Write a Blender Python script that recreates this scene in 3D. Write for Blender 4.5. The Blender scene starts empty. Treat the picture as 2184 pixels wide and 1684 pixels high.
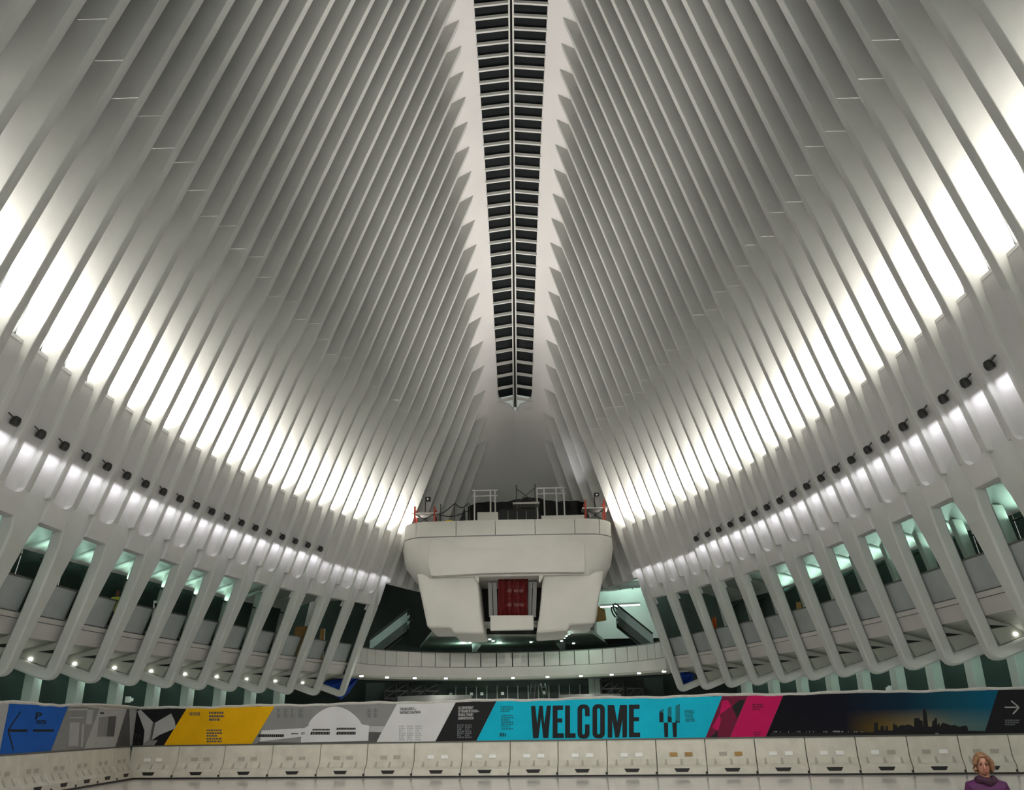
import bpy, bmesh, math, random
from mathutils import Vector, Matrix
random.seed(7)
SC = bpy.context.scene
COL = SC.collection
# ------------------------------------------------------------------ camera
F, CX, CY = 1800.0, 1092.0, 842.0
PITCH, ROLL, YAW = 0.3699822, -0.0178384, 0.0116338
O = Vector((1.17633, 0.0, 1.75))
fw = Vector((-math.sin(YAW)*math.cos(PITCH), math.cos(YAW)*math.cos(PITCH), math.sin(PITCH)))
rt0 = Vector((math.cos(YAW), math.sin(YAW), 0)); up0 = rt0.cross(fw)
rt = math.cos(ROLL)*rt0 + math.sin(ROLL)*up0
up = -math.sin(ROLL)*rt0 + math.cos(ROLL)*up0
cam_d = bpy.data.cameras.new('camera'); cam = bpy.data.objects.new('camera', cam_d); COL.objects.link(cam)
cam_d.sensor_fit = 'HORIZONTAL'; cam_d.sensor_width = 36; cam_d.lens = 36*F/2184
cam_d.clip_start = 0.1; cam_d.clip_end = 500
cam.matrix_world = Matrix(((rt.x, up.x, -fw.x, O.x), (rt.y, up.y, -fw.y, O.y), (rt.z, up.z, -fw.z, O.z), (0, 0, 0, 1)))
SC.camera = cam
# ------------------------------------------------------------------ world, exposure
W = bpy.data.worlds.new('night'); SC.world = W; W.use_nodes = True
W.node_tree.nodes['Background'].inputs[0].default_value = (0.86, 0.93, 0.84, 1)
W.node_tree.nodes['Background'].inputs[1].default_value = 0.165
SC.view_settings.view_transform = 'Standard'; SC.view_settings.look = 'None'
SC.view_settings.gamma = 1; SC.view_settings.exposure = 1.08; SC.view_settings.use_curve_mapping = False
SC.cycles.max_bounces = 4; SC.cycles.diffuse_bounces = 3; SC.cycles.glossy_bounces = 2; SC.cycles.transmission_bounces = 2; SC.cycles.transparent_max_bounces = 6
SC.cycles.use_adaptive_sampling = True; SC.cycles.adaptive_threshold = 0.1
UPLIGHT_W, SPOT_W, GALLERY_W = 94.0, 2.4, 9.0
DOWN_W = 14.0
WARM, COOL, GREEN = (1.0, 0.965, 0.90), (0.95, 0.93, 1.0), (0.62, 1.0, 0.82)

# ------------------------------------------------------------------ rays of the measured photograph -> places in the hall
def ray(px, py): return rt*((px-CX)/F) + up*(-(py-CY)/F) + fw
def atY(px, py, y): d = ray(px, py); return O + d*(y/d.y)
def atZ(px, py, z): d = ray(px, py); return O + d*((z-O.z)/d.z)
def poly(c, y):
    r = 0.0
    for k in c: r = r*(y-45.0) + k
    return r
cSX = {-1: (-1.9708e-05, -0.0051595, -0.198625, 12.9606), 1: (-2.8915e-05, -0.0048835, -0.191156, 13.26405)}
cSZ = {-1: (4.968e-05, 0.0305357, 14.53682), 1: (0.000459, 0.0178463, 14.78461)}
cHX = {-1: (-0.0257426, 2.367742), 1: (-0.0606725, 4.440987)}
cHZ = (-0.0127876, -0.5377643, 44.64823)
cTX = {-1: (-1.0193e-05, -0.0056667, -0.1801609, 16.60402), 1: (-7.4753e-06, -0.0052123, -0.1830312, 16.50415)}
cGX = {-1: (-3.7e-07, -0.0054141, -0.1957393, 16.15625), 1: (-6.611e-06, -0.0056936, -0.1764645, 15.90121)}
TZ = {-1: 3.43, 1: 3.35}
def SX(s, y): return poly(cSX[s], y)
def SZ(s, y): return poly(cSZ[s], y)
def HX(s, y): return poly(cHX[s], y)
def HZ(y): return poly(cHZ, y)
def TX(s, y): return poly(cTX[s], y)
def GX(s, y): return poly(cGX[s], y)
def ZU(s, y): return (10.13+.0322*(y-48.8)) if s < 0 else (10.25+.026*(y-48.8))
def inner(s, y, z):                     # distance of the ribs' inner edge from the hall axis
    sx, sz = SX(s, y), SZ(s, y)
    if z >= sz:
        hx, hz = HX(s, y), HZ(y); return sx+(hx-sx)*(z-sz)/(hz-sz)
    tx, tz = TX(s, y), TZ[s]; return sx+(tx-sx)*(sz-z)/(sz-tz)
YL = 62.3
SIDE = {-1: 'left', 1: 'right'}
ORD = ['first', 'second', 'third', 'fourth', 'fifth', 'sixth', 'seventh', 'eighth', 'ninth', 'tenth', 'eleventh', 'twelfth', 'thirteenth', 'fourteenth',
       'fifteenth', 'sixteenth', 'seventeenth', 'eighteenth', 'nineteenth', 'twentieth', 'twenty-first', 'twenty-second', 'twenty-third', 'twenty-fourth']

# ------------------------------------------------------------------ materials
def mat(name, col, rough=0.5, metal=0.0, noise=0.0, scale=3.0, emit=None, es=0.0, spec=0.5, bump=0.0, alpha=1.0):
    m = bpy.data.materials.new(name); m.use_nodes = True
    nt = m.node_tree; b = nt.nodes['Principled BSDF']
    b.inputs['Base Color'].default_value = (*col, 1); b.inputs['Roughness'].default_value = rough
    b.inputs['Metallic'].default_value = metal; b.inputs['Specular IOR Level'].default_value = spec
    if alpha < 1: b.inputs['Alpha'].default_value = alpha
    if noise or bump:
        tc = nt.nodes.new('ShaderNodeTexCoord'); n = nt.nodes.new('ShaderNodeTexNoise')
        n.inputs['Scale'].default_value = scale; n.inputs['Detail'].default_value = 5
        nt.links.new(tc.outputs['Object'], n.inputs['Vector'])
        if noise:
            r = nt.nodes.new('ShaderNodeValToRGB')
            r.color_ramp.elements[0].position = .3; r.color_ramp.elements[1].position = .7
            r.color_ramp.elements[0].color = (*[c*(1-noise) for c in col], 1); r.color_ramp.elements[1].color = (*[min(1, c*(1+noise*.5)) for c in col], 1)
            nt.links.new(n.outputs['Fac'], r.inputs['Fac']); nt.links.new(r.outputs['Color'], b.inputs['Base Color'])
        if bump:
            bp = nt.nodes.new('ShaderNodeBump'); bp.inputs['Strength'].default_value = bump
            nt.links.new(n.outputs['Fac'], bp.inputs['Height']); nt.links.new(bp.outputs['Normal'], b.inputs['Normal'])
    if emit:
        b.inputs['Emission Color'].default_value = (*emit, 1); b.inputs['Emission Strength'].default_value = es
    return m
M = dict(
    steel=mat('white painted steel', (.72, .72, .69), .45, noise=.06, scale=.6),
    shell=mat('white plaster shell', (.86, .83, .82), .6, noise=.03, scale=.4),
    leg=mat('white painted leg', (.63, .65, .61), .45, noise=.06, scale=.7),
    web=mat('white web panel', (.74, .73, .72), .55, noise=.05, scale=.7),
    dark=mat('night glass', (.012, .016, .018), .12),
    glassdark=mat('dark green glazing', (.035, .055, .05), .45, noise=.2, scale=.3, spec=.25),
    bar=mat('skylight bar white', (.8, .79, .76), .4),
    black=mat('matt black', (.012, .012, .012), .6),
    lamp=mat('lamp housing dark', (.03, .03, .028), .5),
    lampface=mat('lamp lens', (1, 1, 1), .4, emit=(1, .97, .9), es=7),
    lamp_dim=mat('dim lit window', (1, .9, .85), .5, emit=(1, .85, .8), es=.7),
    lampgreen=mat('cool lamp lens', (1, 1, 1), .4, emit=(.8, 1, .88), es=6),
    pane=mat('grey balustrade glass', (.50, .54, .54), .15, noise=.12, scale=.8, alpha=.78),
    rail=mat('dark bronze rail', (.10, .10, .09), .4),
    fascia=mat('pale fascia', (.60, .58, .55), .5, noise=.05, scale=1),
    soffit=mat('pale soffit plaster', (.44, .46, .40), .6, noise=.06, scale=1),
    floor=mat('polished white stone', (.92, .86, .85), .12, noise=.06, scale=.8),
    barrier=mat('off white barrier plastic', (.66, .63, .54), .45, noise=.12, scale=2.5),
    dirt=mat('barrier dirt', (.42, .40, .34), .7),
    block=mat('white foam block', (.9, .9, .88), .5),
    pavil=mat('white platform plaster', (.66, .65, .60), .6, noise=.05, scale=.6),
    grey=mat('mid grey', (.28, .28, .27), .6),
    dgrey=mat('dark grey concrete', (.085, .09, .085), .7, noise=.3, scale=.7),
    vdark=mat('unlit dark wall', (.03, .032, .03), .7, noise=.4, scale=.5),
    red=mat('red paint', (.42, .06, .035), .5),
    net=mat('red safety netting', (.16, .006, .006), .7, noise=.4, scale=6, alpha=.86),
    orange=mat('orange mesh', (.75, .16, .03), .6),
    yellow=mat('yellow plastic', (.8, .55, .04), .5),
    ply=mat('plywood', (.42, .24, .07), .6, noise=.2, scale=4),
    blue=mat('blue tarpaulin', (.012, .07, .42), .5, noise=.3, scale=2),
    steelbar=mat('galvanised tube', (.32, .34, .32), .4, metal=.3),
    scaff=mat('scaffold tube', (.06, .065, .06), .5),
    p_blue=mat('print blue', (.004, .10, .46), .55, spec=.15, noise=.12, scale=1.2),
    p_grey=mat('print grey', (.25, .25, .25), .55, spec=.15, noise=.1, scale=1.5),
    p_lgrey=mat('print light grey', (.42, .42, .42), .55, spec=.15, noise=.1, scale=1.5),
    p_dgrey=mat('print dark grey', (.10, .10, .10), .55, spec=.15, noise=.2, scale=2),
    p_white=mat('print white', (.64, .64, .64), .55, spec=.15, noise=.06, scale=1.5),
    p_yellow=mat('print yellow', (.78, .42, .004), .55, spec=.15, noise=.1, scale=1.2),
    p_black=mat('print black', (.014, .015, .016), .5, spec=.15),
    p_cyan=mat('print cyan', (.0, .46, .64), .55, spec=.15, noise=.1, scale=1.2),
    p_teal=mat('print teal', (.01, .17, .21), .55, spec=.15),
    p_mag=mat('print magenta', (.52, .004, .10), .55, spec=.15, noise=.1, scale=1.2),
    p_mag2=mat('print dark magenta', (.16, .008, .04), .55, spec=.15),
    p_faint=mat('print faint text', (.14, .15, .16), .55, spec=.15),
    fabric=mat('white banner hem', (.6, .58, .54), .7, noise=.12, scale=5),
    skin=mat('skin', (.30, .13, .085), .5), hair=mat('fair brown hair', (.20, .10, .045), .5, noise=.4, scale=25, bump=.4),
    coat=mat('purple coat', (.06, .002, .055), .75, noise=.4, scale=7, bump=.3), scarf=mat('dark plum scarf', (.03, .004, .02), .85, noise=.4, scale=25, bump=.5),
    trouser=mat('dark trousers', (.02, .02, .025), .8), shoe=mat('black shoes', (.01, .01, .01), .4), eye=mat('dark eyes', (.01, .006, .004), .3), lip=mat('lips', (.28, .07, .05), .5),
    hivis=mat('high visibility vest', (.45, .50, .05), .7, noise=.3, scale=9), hairb=mat('black hair', (.008, .006, .005), .5), skin2=mat('tan skin', (.16, .06, .03), .5),
)
def skyprint():
    m = bpy.data.materials.new('printed dusk sky'); m.use_nodes = True; nt = m.node_tree; b = nt.nodes['Principled BSDF']; b.inputs['Roughness'].default_value = .55; b.inputs['Specular IOR Level'].default_value = .1
    tc = nt.nodes.new('ShaderNodeTexCoord'); sp = nt.nodes.new('ShaderNodeSeparateXYZ'); nt.links.new(tc.outputs['Generated'], sp.inputs[0])
    r1 = nt.nodes.new('ShaderNodeValToRGB'); r2 = nt.nodes.new('ShaderNodeValToRGB')
    for r, cols in ((r1, ((0, (0.00495, 0.004125, 0.007425)), (.35, (0.0066, 0.007425, 0.0165)), (.6, (0.005775, 0.02475, 0.0495)), (.8, (0.00825, 0.07425, 0.1155)), (1, (0.0033, 0.1072, 0.198)))),
                    (r2, ((0, (0.00495, 0.004125, 0.007425)), (.35, (0.0099, 0.0099, 0.0165)), (.5, (0.132, 0.0825, 0.0165)), (.68, (0.2475, 0.198, 0.1072)), (.8, (0.1072, 0.165, 0.1485)), (1, (0.0495, 0.1402, 0.165))))):
        e = r.color_ramp.elements
        e[0].position, e[0].color = cols[0][0], (*cols[0][1], 1); e[1].position, e[1].color = cols[-1][0], (*cols[-1][1], 1)
        for p, c in cols[1:-1]:
            k = e.new(p); k.color = (*c, 1)
        nt.links.new(sp.outputs['X'], r.inputs['Fac'])
    r3 = nt.nodes.new('ShaderNodeValToRGB'); r3.color_ramp.elements[0].position = .22; r3.color_ramp.elements[0].color = (1, 1, 1, 1); r3.color_ramp.elements[1].position = .62; r3.color_ramp.elements[1].color = (0, 0, 0, 1)
    nt.links.new(sp.outputs['Z'], r3.inputs['Fac'])
    mx = nt.nodes.new('ShaderNodeMixRGB'); nt.links.new(r3.outputs['Color'], mx.inputs[0]); nt.links.new(r1.outputs['Color'], mx.inputs[1]); nt.links.new(r2.outputs['Color'], mx.inputs[2])
    nt.links.new(mx.outputs[0], b.inputs['Base Color']); return m
M['p_sky'] = skyprint()

# ------------------------------------------------------------------ mesh helpers
def tag(o, label=None, cat=None, group=None, kind=None):
    if label: o['label'] = label
    if cat: o['category'] = cat
    if group: o['group'] = group
    if kind: o['kind'] = kind
    return o
def empty(name, loc=(0, 0, 0), **kw):
    o = bpy.data.objects.new(name, None); COL.objects.link(o); o.location = loc; o.empty_display_size = .2
    if isinstance(kw.get('parent'), bpy.types.Object): o.parent = kw.pop('parent')
    return tag(o, **kw)
class MB:
    def __init__(s): s.v = []; s.f = []
    def add(s, vs, fs):
        b = len(s.v); s.v += [tuple(x) for x in vs]; s.f += [tuple(i+b for i in q) for q in fs]; return s
    def prism(s, A, B):
        n = len(A); fs = [tuple(range(n-1, -1, -1)), tuple(range(n, 2*n))]
        fs += [(i, (i+1) % n, n+(i+1) % n, n+i) for i in range(n)]
        return s.add(list(A)+list(B), fs)
    def box(s, lo, hi):
        x0, y0, z0 = lo; x1, y1, z1 = hi
        return s.prism([(x0, y0, z0), (x1, y0, z0), (x1, y1, z0), (x0, y1, z0)], [(x0, y0, z1), (x1, y0, z1), (x1, y1, z1), (x0, y1, z1)])
    def beam(s, a, b, w, h=None, upv=(0, 0, 1)):
        a = Vector(a); b = Vector(b); h = h or w; d = (b-a).normalized(); u = Vector(upv)
        if abs(d.dot(u)) > .98: u = Vector((0, 1, 0))
        x = d.cross(u).normalized()*w/2; z = x.cross(d).normalized()*h/2
        A = [a-x-z, a+x-z, a+x+z, a-x+z]; return s.prism(A, [p+b-a for p in A])
    def tube(s, pts, r, n=8):
        pts = [Vector(p) for p in pts]; R = r if isinstance(r, (list, tuple)) else [r]*len(pts); rings = []
        for i, p in enumerate(pts):
            d = (pts[min(i+1, len(pts)-1)]-pts[max(i-1, 0)]).normalized()
            u = Vector((0, 0, 1)) if abs(d.z) < .9 else Vector((1, 0, 0)); x = d.cross(u).normalized(); y = x.cross(d)
            rings.append([p+(x*math.cos(2*math.pi*k/n)+y*math.sin(2*math.pi*k/n))*R[i] for k in range(n)])
        return s.loft(rings)
    def loft(s, rings, caps=True):
        n = len(rings[0]); vs = [p for r in rings for p in r]; fs = []
        for i in range(len(rings)-1):
            for k in range(n): fs.append((i*n+k, i*n+(k+1) % n, (i+1)*n+(k+1) % n, (i+1)*n+k))
        if caps: fs += [tuple(range(n-1, -1, -1)), tuple(range((len(rings)-1)*n, len(rings)*n))]
        return s.add(vs, fs)
    def grid(s, rows):
        n = len(rows[0]); vs = [p for r in rows for p in r]
        return s.add(vs, [(i*n+k, i*n+k+1, (i+1)*n+k+1, (i+1)*n+k) for i in range(len(rows)-1) for k in range(n-1)])
    def build(s, name, m, parent=None, smooth=False, bevel=0, seg=2, solid=0, ang=.6, **kw):
        me = bpy.data.meshes.new(name); me.from_pydata(s.v, [], s.f); me.materials.append(M[m] if isinstance(m, str) else m)
        bm = bmesh.new(); bm.from_mesh(me); bmesh.ops.recalc_face_normals(bm, faces=bm.faces)
        if bevel:
            es = [e for e in bm.edges if len(e.link_faces) == 2 and e.calc_face_angle(0) > .5]
            bmesh.ops.bevel(bm, geom=es, offset=bevel, segments=seg, affect='EDGES', profile=.5, clamp_overlap=True)
        if smooth:
            for f in bm.faces: f.smooth = True
            for e in bm.edges:
                if len(e.link_faces) == 2 and e.calc_face_angle(0) > ang: e.smooth = False
        bm.to_mesh(me); bm.free()
        o = bpy.data.objects.new(name, me); COL.objects.link(o)
        if parent: o.parent = parent; o.matrix_parent_inverse = Matrix.Translation(-parent.location)
        if solid:
            md = o.modifiers.new('solid', 'SOLIDIFY'); md.thickness = solid; md.offset = 0
        return tag(o, **kw)
def area_light(name, loc, direction, sx, sy, watt, col, spread=math.pi, parent=None):
    L = bpy.data.lights.new(name, 'AREA'); L.shape = 'RECTANGLE'; L.size = sx; L.size_y = sy; L.energy = watt; L.color = col; L.spread = spread
    o = bpy.data.objects.new(name, L); COL.objects.link(o); o.location = loc
    o.rotation_euler = Vector(direction).to_track_quat('-Z', 'Y').to_euler(); return o
def spot_light(name, loc, direction, watt, col, cone, blend=.3, r=.05):
    L = bpy.data.lights.new(name, 'SPOT'); L.energy = watt; L.color = col; L.spot_size = cone; L.spot_blend = blend; L.shadow_soft_size = r
    o = bpy.data.objects.new(name, L); COL.objects.link(o); o.location = loc
    o.rotation_euler = Vector(direction).to_track_quat('-Z', 'Y').to_euler(); return o

# ------------------------------------------------------------------ floor
MB().box((-40, -6, -.3), (40, 95, 0)).build('floor', 'floor', kind='structure')

# ------------------------------------------------------------------ ribbed walls
T_FIN, PITCH_Y = .40, 1.5
FIN0, FIN1 = -5, 36
def fin_y(i): return YL-.75-PITCH_Y*i
for s in (-1, 1):
    wall = empty('wall_'+SIDE[s], (s*18, 40, 0), kind='structure')
    glaz = empty('window_'+('2' if s < 0 else '3'), (s*16, 40, 14), kind='structure')
    for i in range(FIN0, FIN1+1):
        y = fin_y(i); sx, sz, hx, hz = SX(s, y), SZ(s, y), HX(s, y), HZ(y)
        zb = (ZU(s, y)+.15) if i >= 0 else 11.5
        mxu = (sx-hx)/(hz-sz)
        top = .35
        prof = [(hx-mxu*top, hz+top), (sx, sz), (inner(s, y, zb), zb), (inner(s, y, zb)+.55, zb), (sx+.55, sz-.15), (sx+.80, sz-.05), (sx+(hx-sx)*.12+1.3, sz+(hz-sz)*.12), (sx+(hx-sx)*.3+1.7, sz+(hz-sz)*.3), (hx+1.9, hz-.1)]
        A = [(s*x, y-T_FIN/2, z) for x, z in prof]; B = [(s*x, y+T_FIN/2, z) for x, z in prof]
        MB().prism(A, B).build('rib', 'steel', wall, bevel=.035, seg=2, smooth=True, ang=.9)
        if i >= 0:
            zs = 22.6+.15*((i*7) % 5); q = [(s*(inner(s, y, zs)+d), y-T_FIN/2-.012, zs+dz) for d, dz in ((.03, 0), (1.0, 0), (1.0, .035), (.03, .035))]
            MB().prism(q, [(a_, b_+.03, c_) for a_, b_, c_ in q]).build('weld_seam', 'bar', wall)
    for a in range(-4, FIN1+1):                       # the bays between rib a-1 (far) and rib a (near)
        y0, y1 = fin_y(a)+.17, fin_y(a-1)-.17; ym = (y0+y1)/2
        sz = SZ(s, ym)
        # ledge and web
        zu = ZU(s, ym); sx = SX(s, ym)
        leg = (a % 2 == 0)
        def web(zs, name):
            rows = []
            for z, d in zs: rows.append([(s*(inner(s, y, z)+d), y, z) for y in (y0, y1)])
            back = [[(s*(abs(p[0])+.18), p[1], p[2]) for p in r] for r in rows]
            mb = MB(); mb.grid(rows); mb.grid(back)
            for k in (0, 1):
                mb.add([rows[i][k] for i in range(len(rows))]+[back[i][k] for i in range(len(rows)-1, -1, -1)], [tuple(range(2*len(rows)))])
            for k in (0, -1): mb.add([rows[k][0], rows[k][1], back[k][1], back[k][0]], [(0, 1, 2, 3)])
            mb.build(name, 'web', wall, smooth=True, ang=.8)
        if a < 0: web([(sz, .40), (11.5, .32)], 'web_panel')
        elif leg: web([(sz, .40), (sz-.7, .26), (sz-2.2, .22), (zu+1.2, .25), (zu+.2, .22), (zu-.5, .20), (zu-1.1, .28)], 'web_panel')
        else:
            web([(sz, .40), (sz-.7, .26), (sz-2.2, .22), (zu+.6, .26), (zu-.7, .26)], 'web_panel')
            # the arch that closes the recess above the opening
            r = .36; n = 5; pl = [(y0-.16, zu+r+.1), (y0, zu+r+.1)]
            pl += [(y0+r-r*math.cos(math.pi/2*k/n), zu+r-r*math.sin(math.pi/2*k/n)) for k in range(n+1)]
            pl += [(y1-r+r*math.sin(math.pi/2*k/n), zu+r-r*math.cos(math.pi/2*k/n)) for k in range(n+1)]
            pl += [(y1, zu+r+.1), (y1+.16, zu+r+.1), (y1+.16, zu-.4), (y1+.16, zu-.72), (y0-.16, zu-.72), (y0-.16, zu-.4)]
            MB().prism([(s*(inner(s, y, z)+.004), y, z) for y, z in pl], [(s*(inner(s, y, z)+.42), y, z) for y, z in pl]).build('arch', 'steel', wall)
        mb = MB(); mb.prism([(s*(SX(s, y)+.39), y, sz-.02) for y in (y0, y1)]+[(s*(SX(s, y)+.86), y, sz-.02) for y in (y1, y0)],
                            [(s*(SX(s, y)+.39), y, sz-.14) for y in (y0, y1)]+[(s*(SX(s, y)+.86), y, sz-.14) for y in (y1, y0)])
        mb.build('ledge', 'web', wall)
        # glass behind the ribs
        def gp(y, f, d): return (s*(SX(s, y)+(HX(s, y)-SX(s, y))*f+d), y, SZ(s, y)-.1+(HZ(y)-SZ(s, y)+.1)*f)
        q = [gp(y0, 0, .82), gp(y0, .12, 1.28), gp(y0, .3, 1.68), gp(y0, 1, 2.0)]; r2 = [gp(y1, 0, .82), gp(y1, .12, 1.28), gp(y1, .3, 1.68), gp(y1, 1, 2.0)]
        MB().grid([q, r2]).build('pane', 'dark', glaz, solid=.03)
        # uplight in the pocket
        if a >= 0:
            d = Vector((-s*(sx-HX(s, ym)), 0, HZ(ym)-sz)).normalized()
            c = Vector((s*(sx+.60), ym, sz+.04))
            MB().box((c.x-.10, ym-.42, sz-.02), (c.x+.10, ym+.42, sz+.03)).build('uplight', 'lamp', wall)
            area_light('uplight_lamp', c+Vector((0, 0, .02)), d, .8, .18, UPLIGHT_W, WARM, spread=math.radians(105))

# ------------------------------------------------------------------ legs of the portals
def w_sec(p, n, y, d, w, c):
    q = []
    for (u, v) in ((-1, -1), (1, -1), (1, 1), (-1, 1)):
        # chamfered corner
        a = (u*(d/2-c), v*w/2); b = (u*d/2, v*(w/2-c))
        q += [a, b] if u*v > 0 else [b, a]
    q = [(-d/2+c, -w/2), (d/2-c, -w/2), (d/2, -w/2+c), (d/2, w/2-c), (d/2-c, w/2), (-d/2+c, w/2), (-d/2, w/2-c), (-d/2, -w/2+c)]
    return [Vector((p[0]+n[0]*u, y+v, p[1]+n[1]*u)) for u, v in q]
def leg_mesh(s, y):
    tz = TZ[s]; zu = ZU(s, y)
    mx = (TX(s, y)-SX(s, y))/(SZ(s, y)-tz)
    path = []                                         # (x outward, z, depth, width)
    for z, d, w in ((zu+1.3, .40, 1.45), (zu+.3, .44, 1.62), (zu-.28, .48, 1.60), (zu-.9, .48, 1.52), (8.3, .48, 1.22), (7.2, .48, .97), (5.6, .47, .68), (4.5, .46, .54)):
        path.append((inner(s, y, z)+d/2+(.36 if z > zu+1 else .19 if z > zu else .07 if z > zu-.5 else 0), z, d, w))
    d = .44
    dl = Vector((mx, -1)).normalized(); ar = Vector((1, .36)).normalized()
    xa = inner(s, y, tz+.1)+.03
    c0 = Vector((xa+d/2, tz+.1+d/2))                    # corner of the two centre lines
    c0 = Vector((inner(s, y, tz+.36)+d/2, tz+.36))
    r = .26; p0 = c0-dl*r; p1 = c0+ar*r
    for k in range(6):
        t = k/5; q = p0*(1-t)**2+c0*2*t*(1-t)+p1*t*t; path.append((q.x, q.y, d, .50))
    e = c0+ar*4.4
    path.append((e.x, e.y, .40, .46))
    rings = []
    for k, (x, z, dd, w) in enumerate(path):
        a = path[max(k-1, 0)]; b = path[min(k+1, len(path)-1)]
        t = Vector((b[0]-a[0], b[1]-a[1])).normalized()
        n = Vector((-t.y, t.x))
        if k < 8: n = Vector((1, 0))
        rings.append([Vector((s*p.x, p.y, p.z)) for p in w_sec((x, z), n, y, dd, w, min(.07, w*.2))])
    return MB().loft(rings)
for s in (-1, 1):
    wall = bpy.data.objects['wall_'+SIDE[s]]
    for k in range(0, 14):
        lg = leg_mesh(s, YL-3*k).build('leg', 'leg', wall, smooth=True, ang=.6)
        if k:                                         # plate that closes the triangle of the foot, with a dark slot at its top corner
            y = YL-3*k; x0 = inner(s, y, TZ[s]+.36)+.22; z0 = TZ[s]+.36
            q = [(x0+.30, z0+.40), (inner(s, y, 5.1)+.42, 5.1), (inner(s, y, 5.1)+4.2, 5.1), (x0+4.3, z0+1.62)]
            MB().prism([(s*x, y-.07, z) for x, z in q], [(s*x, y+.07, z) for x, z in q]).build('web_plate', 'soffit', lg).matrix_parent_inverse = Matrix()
            xi = inner(s, y, 4.9)+.50
            q = [(xi, 4.80), (xi+.02, 4.68), (xi+.12, 4.66), (xi+.75, 4.74)]
            MB().prism([(s*x, y-.10, z) for x, z in q], [(s*x, y-.04, z) for x, z in q]).build('slot', 'black', lg).matrix_parent_inverse = Matrix()
            if s < 0 or k > 9:
                xd = inner(s, y, 4.5)+1.35; q = [(xd+.075*math.cos(j*math.pi/5), 4.46+.045*math.sin(j*math.pi/5)) for j in range(10)]
                MB().prism([(s*x, y-.11, z) for x, z in q], [(s*x, y-.05, z) for x, z in q]).build('downlight', 'lampface', lg).matrix_parent_inverse = Matrix()

# ------------------------------------------------------------------ skylight and the shell beside it
def ctr(y): return (HX(1, y)-HX(-1, y))/2
def hw(y):
    h = (HX(1, y)+HX(-1, y))/2-1.0
    ye, L = 67.6, 1.1
    if y > ye: return 0.0
    if y > ye-L: h *= max(0, 1-((y-ye+L)/L)**2.6)**.45
    return h
def ze(y): return HZ(y)+.6
ceil = empty('ceiling', (0, 40, 40), kind='structure')
ys = [8+.75*k for k in range(79)]+[66.2, 66.5, 66.75, 66.95, 67.1, 67.25, 67.35, 67.45, 67.52, 67.57, 67.6]
ys = sorted(set(round(q, 2) for q in ys if q < 66 or q > 66.1))+[68.2, 69, 70, 71, 72, 73, 74, 75.5, 77, 79]
for s in (-1, 1):
    rows = []
    for y in ys:
        hx, hz, h, c = HX(s, y), HZ(y), hw(y), ctr(y)
        xe = s*c+h
        z1 = ze(y)+.10*((hx-1.0)-xe)/2
        if h <= 0: z1 = hz+.50
        far = max(0, y-69.5)
        rows.append([Vector((s*xe, y, z1+.5 if h > 0 else z1)), Vector((s*xe, y, z1)), Vector((s*(hx*.5+.5*xe-.1), y, hz+.42)), Vector((s*hx, y, hz)), Vector((s*(hx+.9), y, hz-.54-far*.2)), Vector((s*(hx+2.2), y, hz-1.5-far*.3))])
    MB().grid(rows).build('shell', 'shell', ceil, smooth=True, ang=1.0, solid=.08)
sky = empty('window_1', (0, 40, 46), kind='structure')
y = 67.0; k = 0
while y > 9:
    c, h = ctr(y), hw(y); y2 = y-.75
    c2, h2 = ctr(y2), hw(y2)
    for s in (-1, 1):
        lift = .28
        if h > .35:
            a = Vector((c+s*.13, y, ze(y)+lift-.05)); b = Vector((c+s*h, y, ze(y)-.02))
            MB().beam(a, b, .15, .22).build('glazing_bar', 'bar', sky)
        q = [(c+s*.1, y, ze(y)+lift+.25), (c+s*max(h, .2), y, ze(y)+.28), (c2+s*max(h2, .2), y2, ze(y2)+.28), (c2+s*.1, y2, ze(y2)+lift+.25)]
        MB().prism(q, [(p[0], p[1], p[2]+.04) for p in q]).build('pane', 'dark', sky)
    y = y2; k += 1
for s in (-1, 1):
    pts = [(ctr(y)+s*.13, y, ze(y)+.22) for y in [67.5-.75*k for k in range(79)]]
    mb = MB(); mb.loft([[Vector((p[0]-.055, p[1], p[2]-.2)), Vector((p[0]+.055, p[1], p[2]-.2)), Vector((p[0]+.055, p[1], p[2]+.2)), Vector((p[0]-.055, p[1], p[2]+.2))] for p in pts])
    mb.build('spine_beam', 'bar', sky)
pts = [(ctr(y), y, ze(y)+.3) for y in [67.6-.75*k for k in range(79)]]
MB().loft([[Vector((p[0]-.08, p[1], p[2])), Vector((p[0]+.08, p[1], p[2])), Vector((p[0]+.08, p[1], p[2]+.06)), Vector((p[0]-.08, p[1], p[2]+.06))] for p in pts]).build('spine_gap', 'black', sky)

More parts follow.
